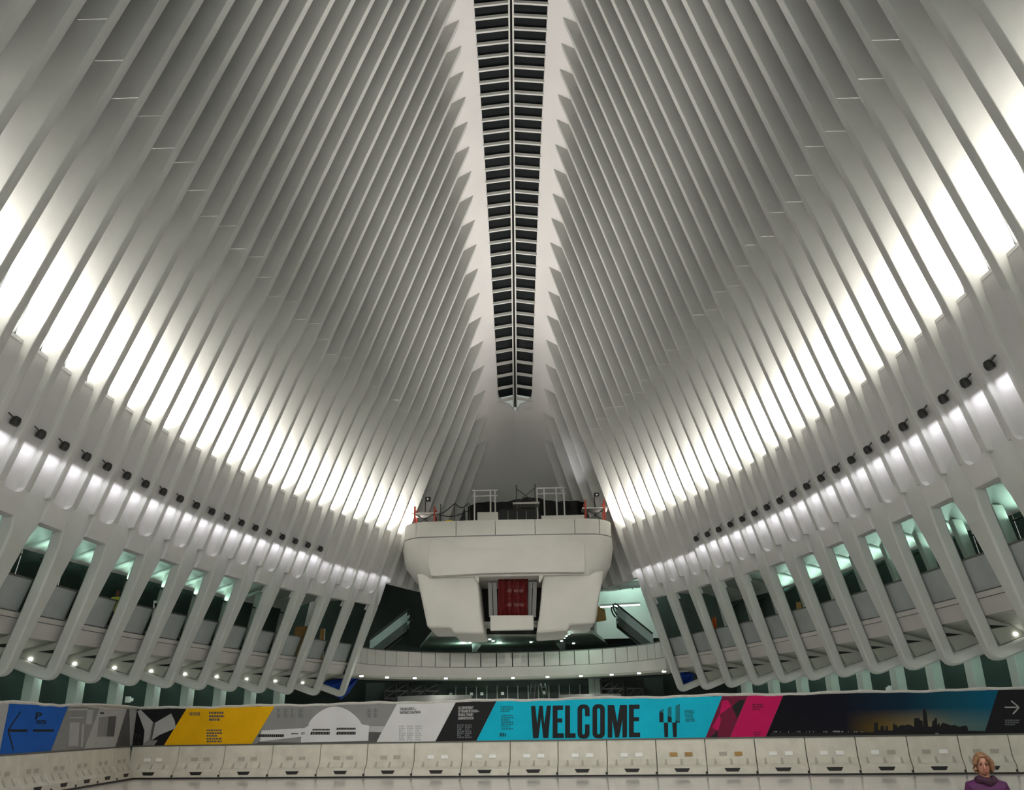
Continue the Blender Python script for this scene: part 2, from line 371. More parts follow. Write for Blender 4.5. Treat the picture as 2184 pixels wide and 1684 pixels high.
# ------------------------------------------------------------------ gallery balconies along the legs
for s in (-1, 1):
    sd = SIDE[s]
    bal = empty('gallery_balcony', (s*17, 42, 5.9), label='pale gallery balcony with grey glass balustrade behind the %s row of legs' % sd, cat='balcony')
    gw = empty('window_'+('4' if s < 0 else '5'), (s*21, 42, 6), kind='structure')
    lw = empty('window_'+('6' if s < 0 else '7'), (s*21, 42, 0), kind='structure')
    for k in range(0, 13):
        yf, yn = YL-3*k, YL-3*(k+1); ym = (yf+yn)/2
        def P(y, off, z):
            if off < .4 and z < 7.3: return (s*(inner(s, y, z)+(.66 if s < 0 else .5)+off), y, z)
            return (s*(GX(s, y)+off), y, z)
        def slab(off0, off1, z0, z1, name, m, g=.0, parent=bal, **kw):
            a, b = yn+g, yf-g
            lo = [P(a, off0, z0), P(b, off0, z0), P(b, off1, z0), P(a, off1, z0)]
            return MB().prism(lo, [P(a, off0, z1), P(b, off0, z1), P(b, off1, z1), P(a, off1, z1)]).build(name, m, parent, **kw)
        if k >= 0:
            slab(0, .035, 5.95, 7.08, 'glass_panel', 'pane', .16)
            slab(-.03, .06, 7.08, 7.14, 'handrail', 'rail', .14)
            for yy in (yf-.16, ):
                a = yy; lo = [P(a-.05, -.02, 5.95), P(a, -.02, 5.95), P(a, .05, 5.95), P(a-.05, .05, 5.95)]
                MB().prism(lo, [P(a-.05, -.02, 7.08), P(a, -.02, 7.08), P(a, .05, 7.08), P(a-.05, .05, 7.08)]).build('glass_clamp', 'rail', bal)
            slab(-.02, .06, 5.90, 5.95, 'glass_channel', 'rail', .3)
        slab(-.06, .3, 5.72, 5.90, 'kerb', 'fascia', .0)
        slab(-.02, .3, 5.12, 5.70, 'fascia_panel', 'fascia', .0)
        slab(.75, 5.6, 5.55, 5.88, 'floor_slab', 'fascia', .0)
        # soffit: falls away outwards, then rises along the foot arms
        rows = []
        for off, z in ((-.02, 5.12), (1.0, 5.02), (1.7, 4.84), (2.4, 4.34), (3.1, 4.34), (4.4, 4.9)):
            rows.append([Vector(P(yn, off, z)), Vector(P(ym, off, z+(.03 if .4 < off < 4 else 0))), Vector(P(yf, off, z))])
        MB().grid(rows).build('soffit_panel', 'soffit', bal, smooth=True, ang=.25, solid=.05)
        pr = atZ(0, 0, 1)
        # downlight
        c = Vector(P(ym+.3, 2.1, 4.60)); mb = MB(); n = 10
        nrm = Vector((-s*.55, 0, -.83))
        x = Vector((0, 1, 0)); yv = nrm.cross(x)
        ring = [c+(x*math.cos(2*math.pi*j/n)+yv*math.sin(2*math.pi*j/n))*.07 for j in range(n)]
        mb.prism(ring, [p+nrm*.05 for p in ring]); mb.build('downlight', 'lampface', bal)
        spot_light('balcony_downlight', c+nrm*.22, (-s*.45, 0, -1), DOWN_W, (.93, 1, .9), math.radians(125), .8, .08)
        # upper gallery behind the openings
        zc = min(ZU(s, yf), ZU(s, yn))+.1
        zo = 9.55
        q = [P(yn+.06, 5.1, 5.9), P(yf-.06, 5.1, 5.9), P(yf-.06, 4.6, zo), P(yn+.06, 4.6, zo)]
        MB().prism(q, [(x+s*.05, y, z) for x, y, z in q]).build('pane', 'glassdark', gw)
        yq = yf; yf = yf+(1.6 if s < 0 else 0)
        a = [P(yf-.36, 4.5, 5.9), P(yf-.08, 4.5, 5.9), P(yf-.08, 4.9, 5.9), P(yf-.36, 4.9, 5.9)]
        b = [P(yf-.42, 3.6, zc), P(yf-.02, 3.6, zc), P(yf-.02, 4.1, zc), P(yf-.42, 4.1, zc)]
        MB().prism(a, b).build('column', 'leg', gw, bevel=.08, seg=2, smooth=True); yf = yq
        q = [P(yn+.06, 4.95, 6.75), P(yf-.06, 4.95, 6.75), P(yf-.06, 4.93, 6.9), P(yn+.06, 4.93, 6.9)]
        MB().prism(q, [(x+s*.08, y, z) for x, y, z in q]).build('transom', 'grey', gw)
        rows = []
        for off, z in ((.35, ZU(s, ym)-.15), (1.5, 10.25), (3.2, 10.2), (4.4, 9.75), (5.2, 9.5)):
            rows.append([Vector(P(yn, off, z)), Vector(P(ym, off, z+.25)), Vector(P(yf, off, z))])
        MB().grid(rows).build('ceiling_vault', 'leg', gw, smooth=True, ang=.4, solid=.06)
        c = Vector(P(ym, 4.2, 9.25))
        MB().box((c.x-.06, ym-1.0, 9.16), (c.x+.06, ym+1.0, 9.22)).build('strip_light', 'lamp', gw)
        if k >= 2: area_light('gallery_lamp', (c.x, ym, 9.3), (-s*.35, 0, 1), 2.0, .1, GALLERY_W, GREEN, spread=math.radians(170))
        # ground level glazing under the balcony
        q = [P(yn, 4.6, 0), P(yf, 4.6, 0), P(yf, 4.6, 5.2), P(yn, 4.6, 5.2)]
        MB().prism(q, [(x+s*.05, y, z) for x, y, z in q]).build('pane', 'glassdark', lw)
        yc = yf-2.35 if s < 0 else yf-2.9
        a = [P(yc-.28, 3.3, 0), P(yc+.28, 3.3, 0), P(yc+.28, 3.75, 0), P(yc-.28, 3.75, 0)]
        MB().prism(a, [(x, y, 5.15) for x, y, z in a]).build('column', 'leg', lw, bevel=.03)
        area_light('soffit_lamp', P(ym, 3.0, 4.2), (s*.5, 0, -1), 1.2, .3, 5, GREEN)
    
# ------------------------------------------------------------------ spotlights on the ribs
def spotlight(s, a, n):
    y = YL-PITCH_Y*a+.06; z = SZ(s, y)-2.56; x = inner(s, y, z)
    c = Vector((s*(x+.02), y, z)); w = Vector((s*(x+.31), y, z+.1))
    root = empty('spotlight', c, label='black spotlight on the %s ribs below the lit strips, %s from the platform' % (SIDE[s], ORD[n]), cat='spotlight', group='spotlights on the %s ribs' % SIDE[s])
    d = Vector((s*.42, -.12, -1)).normalized()
    MB().tube([c-d*.17, c-d*.15, c-d*.05, c+d*.06, c+d*.15, c+d*.17], [.05, .11, .155, .165, .13, .05], 14).build('head', 'lamp', root, smooth=True)
    MB().beam(c+Vector((0, -.02, .05)), c+Vector((0, -.46, .14)), .035).build('arm', 'lamp', root)
    MB().box((w.x-.16, y-.2, z+.2), (w.x+.02, y+.2, z+.48)).build('mount', 'steelbar', root, bevel=.02)
    area_light('spotlight_lamp', Vector((s*(inner(s, y, z-.45)-.12), YL-PITCH_Y*a, z-.45)), (s*.8, 0, -1), .9, .3, SPOT_W, COOL, spread=math.radians(130))
for s, cnt in ((-1, 20), (1, 20)):
    for n in range(cnt): spotlight(s, 6+n, n)
for s in (-1, 1):                                     # lamps without visible housing by the platform
    for a in range(0, 6):
        y = YL-PITCH_Y*a; z = SZ(s, y)-3.0; x = inner(s, y, z)
        area_light('web_lamp', Vector((s*(x-.12), y, z-.2)), (s*.8, 0, -1), .9, .3, SPOT_W*.7, COOL, spread=math.radians(130))

# fill spots added behind the camera, no known source there, aimed at the far platform and at the floor before the barriers
for s in (-1, 1):
    spot_light('platform_fill', (s*9, -6, 15), Vector((0, 60, 6.2))-Vector((s*9, -6, 15)), 8500, WARM, math.radians(18), .6, .3)
    spot_light('floor_fill', (s*9, -6, 15), Vector((-s*4, 22, 0))-Vector((s*9, -6, 15)), 5400, WARM, math.radians(62), .9, .3)
#@@MORE@@
# ------------------------------------------------------------------ far end: walls, end balcony, ceilings
def ellipse_pt(ax, by, y0, t): return Vector((ax*math.cos(t), y0+by*math.sin(t), 0))
rows = []
for k in range(25):
    t = math.pi*k/24; p = ellipse_pt(21, 22, 62, t)
    rows.append([Vector((p.x, p.y, 0)), Vector((p.x, p.y, 22))])
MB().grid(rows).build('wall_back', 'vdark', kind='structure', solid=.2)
MB().box((-20, 66, 15.4), (-8.8, 84, 15.7)).build('trim_1', 'dgrey', kind='structure')
MB().box((8.8, 66, 15.4), (20, 84, 15.7)).build('trim_2', 'dgrey', kind='structure')
endb = empty('end_balcony', (0, 66, 5.9), label='curved white end balcony with panelled parapet below the platform', cat='balcony')
NP = 26
def eb(t, off): return ellipse_pt(11.1+off, 9.0+off, 62.4, t)
ts = [math.pi*(.02+.96*k/NP) for k in range(NP+1)]
for k in range(NP):
    t0, t1 = ts[k]+.004, ts[k+1]-.004
    a, b, c, d = eb(t0, 0), eb(t1, 0), eb(t1, .12), eb(t0, .12)
    MB().prism([(p.x, p.y, 5.95) for p in (a, b, c, d)], [(p.x, p.y, 7.02) for p in (a, b, c, d)]).build('parapet_panel', 'fascia', endb)
def arc_slab(o0, o1, z0, z1, name, m, parent):
    rings = []
    for t in ts:
        a, b = eb(t, o0), eb(t, o1); rings.append([Vector((a.x, a.y, z0)), Vector((b.x, b.y, z0)), Vector((b.x, b.y, z1)), Vector((a.x, a.y, z1))])
    return MB().loft(rings).build(name, m, parent, smooth=True, ang=.6)
arc_slab(-.03, .15, 7.02, 7.10, 'handrail', 'rail', endb)
arc_slab(-.05, .6, 5.15, 5.92, 'fascia', 'fascia', endb)
arc_slab(.3, 9, 5.3, 5.85, 'floor_slab', 'dgrey', endb)
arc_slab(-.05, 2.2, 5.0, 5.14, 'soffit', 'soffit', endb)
for k, (px, py) in enumerate([(771, 1441), (825.6, 1444), (884.6, 1445.6), (951, 1446), (1021.8, 1446), (1094, 1445), (1167.7, 1443), (1239, 1441), (1304.6, 1438), (1363, 1435), (1416, 1431.7)]):
    p = atZ(px, py, 4.97)
    MB().tube([p+Vector((0, 0, -.05)), p+Vector((0, 0, .04))], .13, 10).build('downlight', 'lampface', endb)
    if k % 2: spot_light('end_downlight', p-Vector((0, 0, .1)), (0, 0, -1), 60, WARM, 2.2, .6)
# lower back wall with doors
lowb = empty('wall_far_shopfront', (0, 78, 0), kind='structure')
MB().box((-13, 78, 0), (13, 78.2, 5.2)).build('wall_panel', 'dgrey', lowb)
for k, px in enumerate(range(962, 1262, 22)):
    p = atY(px, 1468, 77.9)
    MB().box((p.x-.36, 77.8, 0), (p.x+.36, 77.95, 4.6)).build('door_leaf', 'vdark', lowb)
    MB().box((p.x+.38, 77.75, 0), (p.x+.48, 77.97, 4.75)).build('door_frame', 'grey', lowb)
    if k in (0, 2, 3, 5, 9): MB().box((p.x-.14, 77.76, 4.0), (p.x+.12, 77.79, 4.25)).build('door_notice', 'block', lowb)
for px in (1262, 1275): 
    p = atY(px, 1468, 77.6); MB().box((p.x-.25, 77.3, 0), (p.x+.25, 77.8, 5.2)).build('pillar', 'fascia', lowb)
for sx_, e_ in ((-1, 120), (1, 60)):
    area_light('side_void_fill', (sx_*14, 70, 14.5), (0, .3, -1), 3, .4, e_, GREEN)  # added fill that lifts the dark side voids, no such fitting known
area_light('undercroft_fill', (0, 74, 4.8), (0, .3, -1), 12, 1, 60, GREEN)  # broad fill added under the end balcony, apart from its downlights

# ------------------------------------------------------------------ the platform (cantilevered landing)
PY = 59.5
def pz(x, y, Y=PY): return atY(780+x/3.5226, 1000+y/3.5226, Y)
plat = empty('landing_platform', (0, 60.5, 8), label='white cantilevered landing platform with rounded corners above the end balcony', cat='platform')
def plan(xL, xR, yF, r, yB, n=6):
    q = [(xL, yB)]
    for k in range(n+1):
        a = math.pi/2*k/n; q.append((xL+r-r*math.cos(a), yF+r-r*math.sin(a)))
    for k in range(1, 4): q.append((xL+r+(xR-xL-2*r)*k/4, yF-.12))
    for k in range(n+1):
        a = math.pi/2*k/n; q.append((xR-r+r*math.sin(a), yF+r-r*math.cos(a)))
    q.append((xR, yB)); return q
zr = lambda yy: pz(1070, yy).z
xl = lambda xx: pz(xx, 600, PY+1.6).x
def ring(x0, x1, yy, yF=PY, r=2.0, yB=67.5): return [Vector((a, b, zr(yy))) for a, b in plan(xl(x0), xl(x1), yF, r, yB)]
z_top, z_seam = zr(382), zr(494)
# rim: a row of fascia panels with seams
base = plan(xl(284), xl(1856), PY, 2.0, 67.5, 5)
rim = [Vector((a, b, 0)) for a, b in base]
import bisect
L = [0]
for a, b in zip(rim, rim[1:]): L.append(L[-1]+(b-a).length)
def along(t):
    k = min(max(bisect.bisect_right(L, t)-1, 0), len(rim)-2); u = (t-L[k])/(L[k+1]-L[k]); return rim[k].lerp(rim[k+1], u)
def len_at_px(x):
    tx = xl(x); best = min((abs(along(L[-1]*k/800).x-tx), L[-1]*k/800) for k in range(801) if along(L[-1]*k/800).y < 64.5); return best[1]
cuts = [0, 4.5]+[len_at_px(x) for x in (392, 690, 980, 1275, 1567, 1755)]+[L[-1]-4.5, L[-1]]
for a, b in zip(cuts, cuts[1:]):
    n = max(2, int((b-a)/.5)); rr = []
    for k in range(n+1):
        t = a+.02+(b-a-.04)*k/n; p = along(t); q = along(min(L[-1], t+.05))-along(max(0, t-.05)); nn = Vector((q.y, -q.x, 0)).normalized()
        i = p-nn*.25
        rr.append([Vector((p.x, p.y, z_seam)), Vector((p.x, p.y, z_top)), Vector((i.x, i.y, z_top)), Vector((i.x, i.y, z_seam))])
    MB().loft(rr).build('rim_panel', 'pavil', plat, smooth=True, ang=.6)
MB().loft([ring(288, 1852, 500), ring(284, 1858, 494)]).build('seam', 'grey', plat)
MB().loft([ring(284, 1858, 502), ring(276, 1862, 572), ring(290, 1848, 650), ring(300, 1838, 700, PY+.05), ring(345, 1812, 750, PY+.2), ring(376, 1792, 800, PY+.3)]).build('body', 'pavil', plat, smooth=True, ang=1.2)
MB().loft([[Vector((p.x, p.y, z_top-.5)) for p in ring(310, 1830, 400, PY+.3)], [Vector((p.x, p.y, z_top-.03)) for p in ring(310, 1830, 400, PY+.3)]]).build('deck', 'grey', plat)
ap = [(480, 530), (1645, 530), (1648, 772), (1300, 774), (880, 782), (520, 802), (490, 800), (466, 712)]
A = [pz(x, y, PY-.02-.40*max(0, y-520)/280) for x, y in ap]; B = [Vector((p.x, PY+1.5, p.z)) for p in A]
MB().prism(A, B).build('apron', 'pavil', plat, bevel=.06, seg=2, smooth=True)
for nm, pl in (('pier', [(378, 780), (840, 800), (868, 1080), (892, 1238), (655, 1236), (640, 1192), (462, 1192)]), ('pier', [(1332, 790), (1790, 760), (1724, 1160), (1535, 1172), (1522, 1214), (1282, 1232), (1306, 1080)])):
    A = [pz(x, y, PY+.5) for x, y in pl]; B = [Vector((p.x, 66.5, p.z)) for p in A]
    MB().prism(A, B).build(nm, 'pavil', plat, bevel=.2, seg=3, smooth=True)
A = [pz(x, y, PY+1.2) for x, y in ((935, 1098), (1262, 1096), (1262, 1205), (935, 1212))]; MB().prism(A, [p+Vector((0, .5, 0)) for p in A]).build('lintel', 'pavil', plat, bevel=.05)
for x0, x1 in ((800, 850), (1300, 1350)):
    A = [pz(x0, 778, PY+.2), pz(x1, 778, PY+.2), pz(x1, 850, PY+.2) if x0 < 1000 else pz(x1-40, 850, PY+.2), pz(x0+40, 850, PY+.2) if x0 < 1000 else pz(x0, 850, PY+.2)]
    MB().prism(A, [p+Vector((0, .5, 0)) for p in A]).build('bracket', 'pavil', plat, bevel=.04)
A = [pz(x, y, PY+.1) for x, y in ((1030, 770), (1090, 770), (1090, 805), (1030, 805))]; MB().prism(A, [p+Vector((0, .6, 0)) for p in A]).build('drop_block', 'pavil', plat)
lift = plat
A = [pz(x, y, 65.5) for x, y in ((790, 700), (1390, 700), (1390, 1240), (790, 1240))]; MB().prism(A, [p+Vector((0, .2, 0)) for p in A]).build('shaft_back', 'vdark', lift)
for x in (930, 965, 1240, 1275): 
    a, b = pz(x, 770, 61.9), pz(x+ (12 if x < 1000 else -12), 1110, 61.9); MB().beam(a, b, .28, .3).build('guide_column', 'grey', lift)
for yy in (915, 1020):
    for x in (1080, 1130, 1170):
        a = pz(x, yy, 65.1); MB().box((a.x-.16, 65, a.z-.1), (a.x+.16, 65.1, a.z+.12)).build('lamp_window', 'lamp_dim', lift)
spot_light('shaft_lamp', pz(1100, 700, 60.7), (0, .5, -1), 40, WARM, 2.2, .5)
# red netting: slightly pleated sheet
cols = []
for k in range(33):
    u = k/32; x = 990+(1222-990)*u; yb = 1098 if u < .62 else 1142
    dy = .10*math.sin(u*44)+.05*random.random()
    cols.append([pz(x+6*math.sin(3*v)*(1-2*u), 782+(yb-782)*v, 61.1)+Vector((0, dy, 0)) for v in (0, .25, .5, .75, 1)])
o = MB().grid(cols).build('safety_netting', 'net', solid=.02, smooth=True); tag(o, 'red safety netting hung across the lift opening of the white platform', 'netting')
# soffit behind the platform with green-white downlights
und = plat
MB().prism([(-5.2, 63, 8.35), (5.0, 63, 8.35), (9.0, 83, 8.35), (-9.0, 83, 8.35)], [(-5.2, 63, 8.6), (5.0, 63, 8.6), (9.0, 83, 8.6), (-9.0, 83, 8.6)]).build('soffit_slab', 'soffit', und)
for (x, y) in [(697, 1252), (752, 1280), (783, 1303), (932, 1278), (957, 1290), (1012, 1302), (1242, 1298), (1307, 1268), (1472, 1290), (1488, 1268), (1505, 1252), (1525, 1236), (1562, 1308)]:
    p = atZ(780+x/3.5226, 1000+y/3.5226, 8.33)
    MB().tube([p+Vector((0, 0, -.05)), p+Vector((0, 0, .04))], .11, 8).build('downlight', 'lampgreen', und)
for (x, y, e) in [(732, 1345, 40), (1000, 1350, 18), (1550, 1250, 40)]:
    p = atZ(780+x/3.5226, 1000+min(y, 1340)/3.5226, 8.0); L_ = bpy.data.lights.new('soffit_glow', 'POINT'); L_.energy = e; L_.color = GREEN; L_.shadow_soft_size = .15
    o = bpy.data.objects.new('soffit_glow', L_); COL.objects.link(o); o.location = p
# ------------------------------------------------------------------ things on the platform deck
def thing(name, loc, label, cat, group=None): return empty(name, loc, label=label, cat=cat, group=group)
def bars(parent, segs, w, m, name):
    for a, b in segs: MB().beam(a, b, w).build(name, m, parent)
DZ = z_top
def q1(px, py, Y): return atY(px, py, Y)
def deckfoot(px, Y): p = atY(px, 1100, Y); return Vector((p.x, Y, DZ))
for label, x0, x1, y0, y1 in (('red scaffold frame with grey planks on the left end of the platform', 885, 927, 1080, 1114), ('red scaffold frame with pale plank on the right end of the platform', 1248, 1288, 1066, 1106)):
    Y0 = 61.1; t = thing('scaffold', deckfoot((x0+x1)/2, Y0), label, 'scaffold', 'red scaffold frames on the platform')
    for px in (x0, x1):
        tp = q1(px, y0, Y0); bars(t, [(Vector((tp.x, Y0, DZ)), tp), (Vector((tp.x, Y0+1.2, DZ)), Vector((tp.x, Y0+1.2, tp.z)))], .12, 'red', 'post')
        bars(t, [(Vector((tp.x, Y0, tp.z-.3)), Vector((tp.x, Y0+1.2, tp.z-.3))), (Vector((tp.x, Y0, tp.z-.7)), Vector((tp.x, Y0+1.2, tp.z-.7)))], .07, 'red', 'rung')
    a, b = q1(x0, y0, Y0), q1(x1, y0, Y0); zp = DZ+(a.z-DZ)*.62
    MB().box((a.x-.25, Y0-.05, zp), (b.x+.25, Y0+1.2, zp+.1)).build('plank', 'fascia', t)
    bars(t, [(Vector((a.x, Y0, DZ+.1)), Vector((b.x, Y0, zp))), (Vector((b.x, Y0, DZ+.1)), Vector((a.x, Y0, zp)))], .06, 'scaff', 'brace')
for label, xs, y0, y1 in (('white tubular guard rail left of the black drape on the platform', (1012, 1046, 1056), 1046, 1090), ('white tubular guard rail right of the black drape on the platform', (1145, 1160, 1186, 1202), 1041, 1086)):
    Y0 = 66.3; t = thing('guard_rail', Vector((q1(xs[0], y1, Y0).x, Y0, DZ)), label, 'railing', 'white guard rails on the platform')
    for px in xs:
        tp = q1(px, y0, Y0); MB().beam(Vector((tp.x, Y0, DZ)), tp, .12).build('post', 'bar', t)
    for dy in (0, 12):
        a, b = q1(xs[0]-(6 if xs[0] < 1100 else 0), y0+dy, Y0), q1(xs[-1]+6, y0+dy-1, Y0); MB().beam(a, b, .10).build('rail', 'bar', t)
a, b = q1(998, 1066, 67), q1(1250, 1066, 67)
t = thing('black_drape', (0, 67, DZ), 'wide black drape hung across the back of the platform deck', 'drape')
cols = []
for k in range(41):
    u = k/40; x = a.x+(b.x-a.x)*u; zt = a.z-.5+.5*math.sin(math.pi*u)+.12*math.sin(u*15)
    cols.append([Vector((x, 67+.12*math.sin(u*60), z)) for z in (DZ, (DZ+zt)/2, zt)])
MB().grid(cols).build('cloth', 'black', t, solid=.04, smooth=True)
t = thing('black_cabinet', deckfoot(1104, 63), 'black equipment cabinet in the middle of the platform deck', 'cabinet')
a, b = q1(1064, 1090, 63), q1(1142, 1090, 63)
MB().box((a.x, 63, DZ), (b.x, 64.2, a.z+.15)).build('body', 'black', t, bevel=.03)
for u in (.25, .5, .75): MB().box((a.x+(b.x-a.x)*u-.02, 62.96, DZ+.1), (a.x+(b.x-a.x)*u+.02, 63, a.z)).build('door_seam', 'grey', t)
t = thing('scaffold_tower', deckfoot(1121, 63.7), 'small dark scaffold tower with crossed braces behind the black cabinet', 'scaffold')
p, r_ = q1(1101, 1034, 64.3), q1(1141, 1032, 64.3)
for c in (p, r_):
    MB().tube([Vector((c.x, 64.4, DZ)), c], .05, 6).build('post', 'scaff', t); MB().tube([Vector((c.x, 65.4, DZ)), c+Vector((0, 1.1, 0))], .05, 6).build('post', 'scaff', t)
zb = q1(1121, 1072, 64.3).z
bars(t, [(p-Vector((0, 0, .3)), Vector((r_.x, p.y, zb))), (r_-Vector((0, 0, .3)), Vector((p.x, p.y, zb)))], .06, 'scaff', 'brace')
MB().box((p.x-.3, 64.2, zb-.1), (r_.x+.3, 65.4, zb+.05)).build('plank', 'fascia', t)
t = thing('white_crate', deckfoot(1040, 60.5), 'open white panel crate with brown end on the platform edge', 'crate')
a, b = q1(1018, 1092, 60.5), q1(1062, 1091, 60.5)
MB().box((a.x, 60.5, DZ), (b.x, 60.6, a.z)).build('front_panel', 'pavil', t, bevel=.02); MB().box((a.x, 60.6, DZ), (a.x+.1, 61.7, a.z-.1)).build('end_panel', 'ply', t); MB().box((b.x-.1, 60.6, DZ), (b.x, 61.7, a.z)).build('end_panel', 'pavil', t); MB().box((a.x, 61.7, DZ), (b.x, 61.8, a.z-.2)).build('back_panel', 'pavil', t)
t = thing('parapet_board', deckfoot(1200, 60.7), 'long white board lying along the right of the platform edge', 'board')
a, b = q1(1154, 1099, 60.7), q1(1246, 1098, 60.7)
MB().box((a.x, 60.7, DZ), (b.x, 60.85, a.z)).build('board', 'pavil', t, bevel=.02); MB().box((a.x-.08, 60.65, DZ), (a.x+.02, 60.9, a.z+.05)).build('end_stop', 'black', t)
p = q1(958, 1106, 60.5)
t = thing('yellow_hose', (p.x, 60.5, DZ), 'bundled yellow hose lying on the left of the platform edge', 'hose')
for k in range(3): MB().tube([(p.x+(.32-.05*k)*math.cos(j*.5), 60.6+.25*math.sin(j*.5), z_top+.05+.09*k) for j in range(14)], .06, 6).build('coil', 'yellow', t, smooth=True)
t = thing('cable_frame', deckfoot(960, 62), 'dark sagging cables on thin posts at the left of the deck', 'cables')
for x0, y0, x1, y1 in ((908, 1100, 970, 1073), (970, 1073, 1000, 1072), (930, 1096, 1005, 1085)):
    a, b = q1(x0, y0, 62), q1(x1, y1, 62); MB().tube([a.lerp(b, k/8)-Vector((0, 0, .35*math.sin(math.pi*k/8))) for k in range(9)], .035, 5).build('cable', 'black', t)
for x in (969, 1001, 940): a = q1(x, 1074, 62); MB().beam(Vector((a.x, 62, DZ)), a, .06).build('post', 'scaff', t)
for label, px, py, foot in (('small black camera box on a thin post at the left of the platform', 913, 1064, 1100), ('small black camera box on a thin post at the right of the platform', 1273, 1055, 1060)):
    p = q1(px, py, 62.3); t = thing('camera_box', (p.x, 62.3, DZ), label, 'camera')
    MB().box((p.x-.22, 62.2, p.z-.16), (p.x+.18, 62.5, p.z+.16)).build('box', 'black', t, bevel=.02); MB().box((p.x-.06, 62.16, p.z-.05), (p.x+.04, 62.2, p.z+.05)).build('lens', 'fascia', t); MB().beam((p.x-.2, 62.35, DZ), (p.x-.2, 62.35, p.z), .06).build('post', 'black', t)
pt_ = atY(1226, 985, 65.5)
spot_light('work_lamp', (1.5, 62.0, z_top+1.2), pt_-Vector((1.5, 62.0, z_top+1.2)), 420, COOL, math.radians(34), .9, .1)
# ------------------------------------------------------------------ escalators and side rooms
for label, s, lo, hi in (('dark escalator rising beside the platform on the left', -1, (788, 1384), (868, 1322)), ('dark escalator with curved handrail on the right of the platform', 1, (1394, 1372), (1318, 1310))):
    Y0 = 73.5; a, b = atY(*lo, Y0), atY(*hi, Y0); t = thing('escalator', (a.x, Y0, 5.9), label, 'escalator', 'escalators beside the platform')
    for dy in (0, 1.6):
        d = (b-a); A = [a+Vector((0, dy, -.9)), b+Vector((0, dy, -.9)), b+Vector((0, dy, -.1)), a+Vector((0, dy, -.1))]; MB().prism(A, [p+Vector((0, .12, 0)) for p in A]).build('side_panel', 'dgrey', t)
        A = [a+Vector((0, dy, -.1)), b+Vector((0, dy, -.1)), b+Vector((0, dy, .75)), a+Vector((0, dy, .75))]; MB().prism(A, [p+Vector((0, .04, 0)) for p in A]).build('glass_balustrade', 'pane', t)
        u = d.normalized(); pts = [a+Vector((0, dy, .8)), b+Vector((0, dy, .8))]+[b+u*(.5*math.sin(q))+Vector((0, dy, .8-.45*(1-math.cos(q)))) for q in (.6, 1.2, 1.8, 2.4, 3.0)]
        MB().tube(pts, .07, 6).build('handrail', 'black', t)
    n = 14
    for k in range(n): p = a.lerp(b, (k+.5)/n); MB().box((p.x-abs(b.x-a.x)/n/2, Y0+.15, p.z-.55), (p.x+abs(b.x-a.x)/n/2, Y0+1.55, p.z-.35)).build('step', 'grey', t)
room = empty('wall_far_right', (8, 80, 6), kind='structure')
a, b = atY(1262, 1232, 79), atY(1420, 1330, 79)
MB().box((a.x, 79, b.z-1.2), (b.x, 79.2, a.z)).build('wall_panel', 'web', room); MB().box((a.x, 74.5, a.z), (b.x, 79.2, a.z+.2)).build('room_ceiling', 'web', room); MB().box((a.x-.2, 76, b.z-1.2), (a.x, 79, a.z)).build('room_pier', 'web', room)
area_light('room_lamp', ((a.x+b.x)/2, 77.2, a.z-.3), (0, .5, -1), 4, .4, 40, GREEN)
a, b = atY(1282, 1253, 75.5), atY(1362, 1246, 75.5); t = thing('white_duct', a, 'white round duct above the lit room right of the platform', 'duct')
MB().tube([a.lerp(b, k/6)+Vector((0, .4*math.sin(k), 0)) for k in range(7)], .32, 12).build('pipe', 'web', t, smooth=True)
for k in (1, 3, 5): p = a.lerp(b, k/6); MB().tube([p-Vector((.06, 0, 0)), p+Vector((.06, 0, 0))], .36, 12).build('joint_ring', 'fascia', t)
a, b = atY(1280, 1291, 76.5), atY(1364, 1286, 76.5); t = thing('light_trough', a, 'bright fluorescent light trough in the room right of the platform', 'light')
MB().beam(a, b, .3, .2).build('housing', 'web', t); MB().beam(a-Vector((0, .1, .14)), b-Vector((0, .1, .14)), .14, .06).build('tube', 'lampgreen', t)
p = atY(1283, 1322, 74.5); t = thing('plywood_sheet', (p.x, 74.5, 5.9), 'ochre plywood sheet leaning beside the right of the platform', 'plywood')
A = [atY(x, y, 74.5) for x, y in ((1271, 1326), (1291, 1322), (1288, 1299), (1275, 1293))]; MB().prism(A, [q+Vector((.1, .06, 0)) for q in A]).build('sheet', 'ply', t)
for label, pts, s in (('tan plywood board with cut corner behind the left balcony glass', ((622, 1362), (657, 1364), (657, 1334), (630, 1336)), -1), ('tan plywood board in white frame on the left balcony near the platform', ((678, 1364), (690, 1366), (692, 1340), (684, 1340)), -1), ('ochre plywood board on the right balcony', ((1697, 1294), (1714, 1291), (1707, 1283), (1698, 1283)), 1)):
    p = atZ(*pts[0], 7.5); Y0 = p.y+1.0; c = atY(*pts[0], Y0); t = thing('plywood_board', (c.x, Y0, 5.9), label, 'plywood')
    A = [atY(x, y, Y0) for x, y in pts]; A = [Vector((p.x, p.y, min(p.z, 9))) for p in A]
    A[0].z = A[1].z = 5.9
    MB().prism(A, [q+Vector((0, .05, 0)) for q in A]).build('board', 'ply', t)
    MB().beam(A[1]+Vector((0, .1, 0)), A[2]+Vector((0, .1, 0)), .08).build('batten', 'block' if s < 0 else 'ply', t)
p = atZ(1524, 1340, 7.2); t = thing('orange_netting', (p.x, p.y+1, 5.9), 'folded orange safety netting on the right balcony near the platform', 'netting')
A = [atY(x, y, p.y+1) for x, y in ((1518, 1342), (1530, 1340), (1527, 1317), (1518, 1318))]; A[0].z = A[1].z = 5.95
cols = []
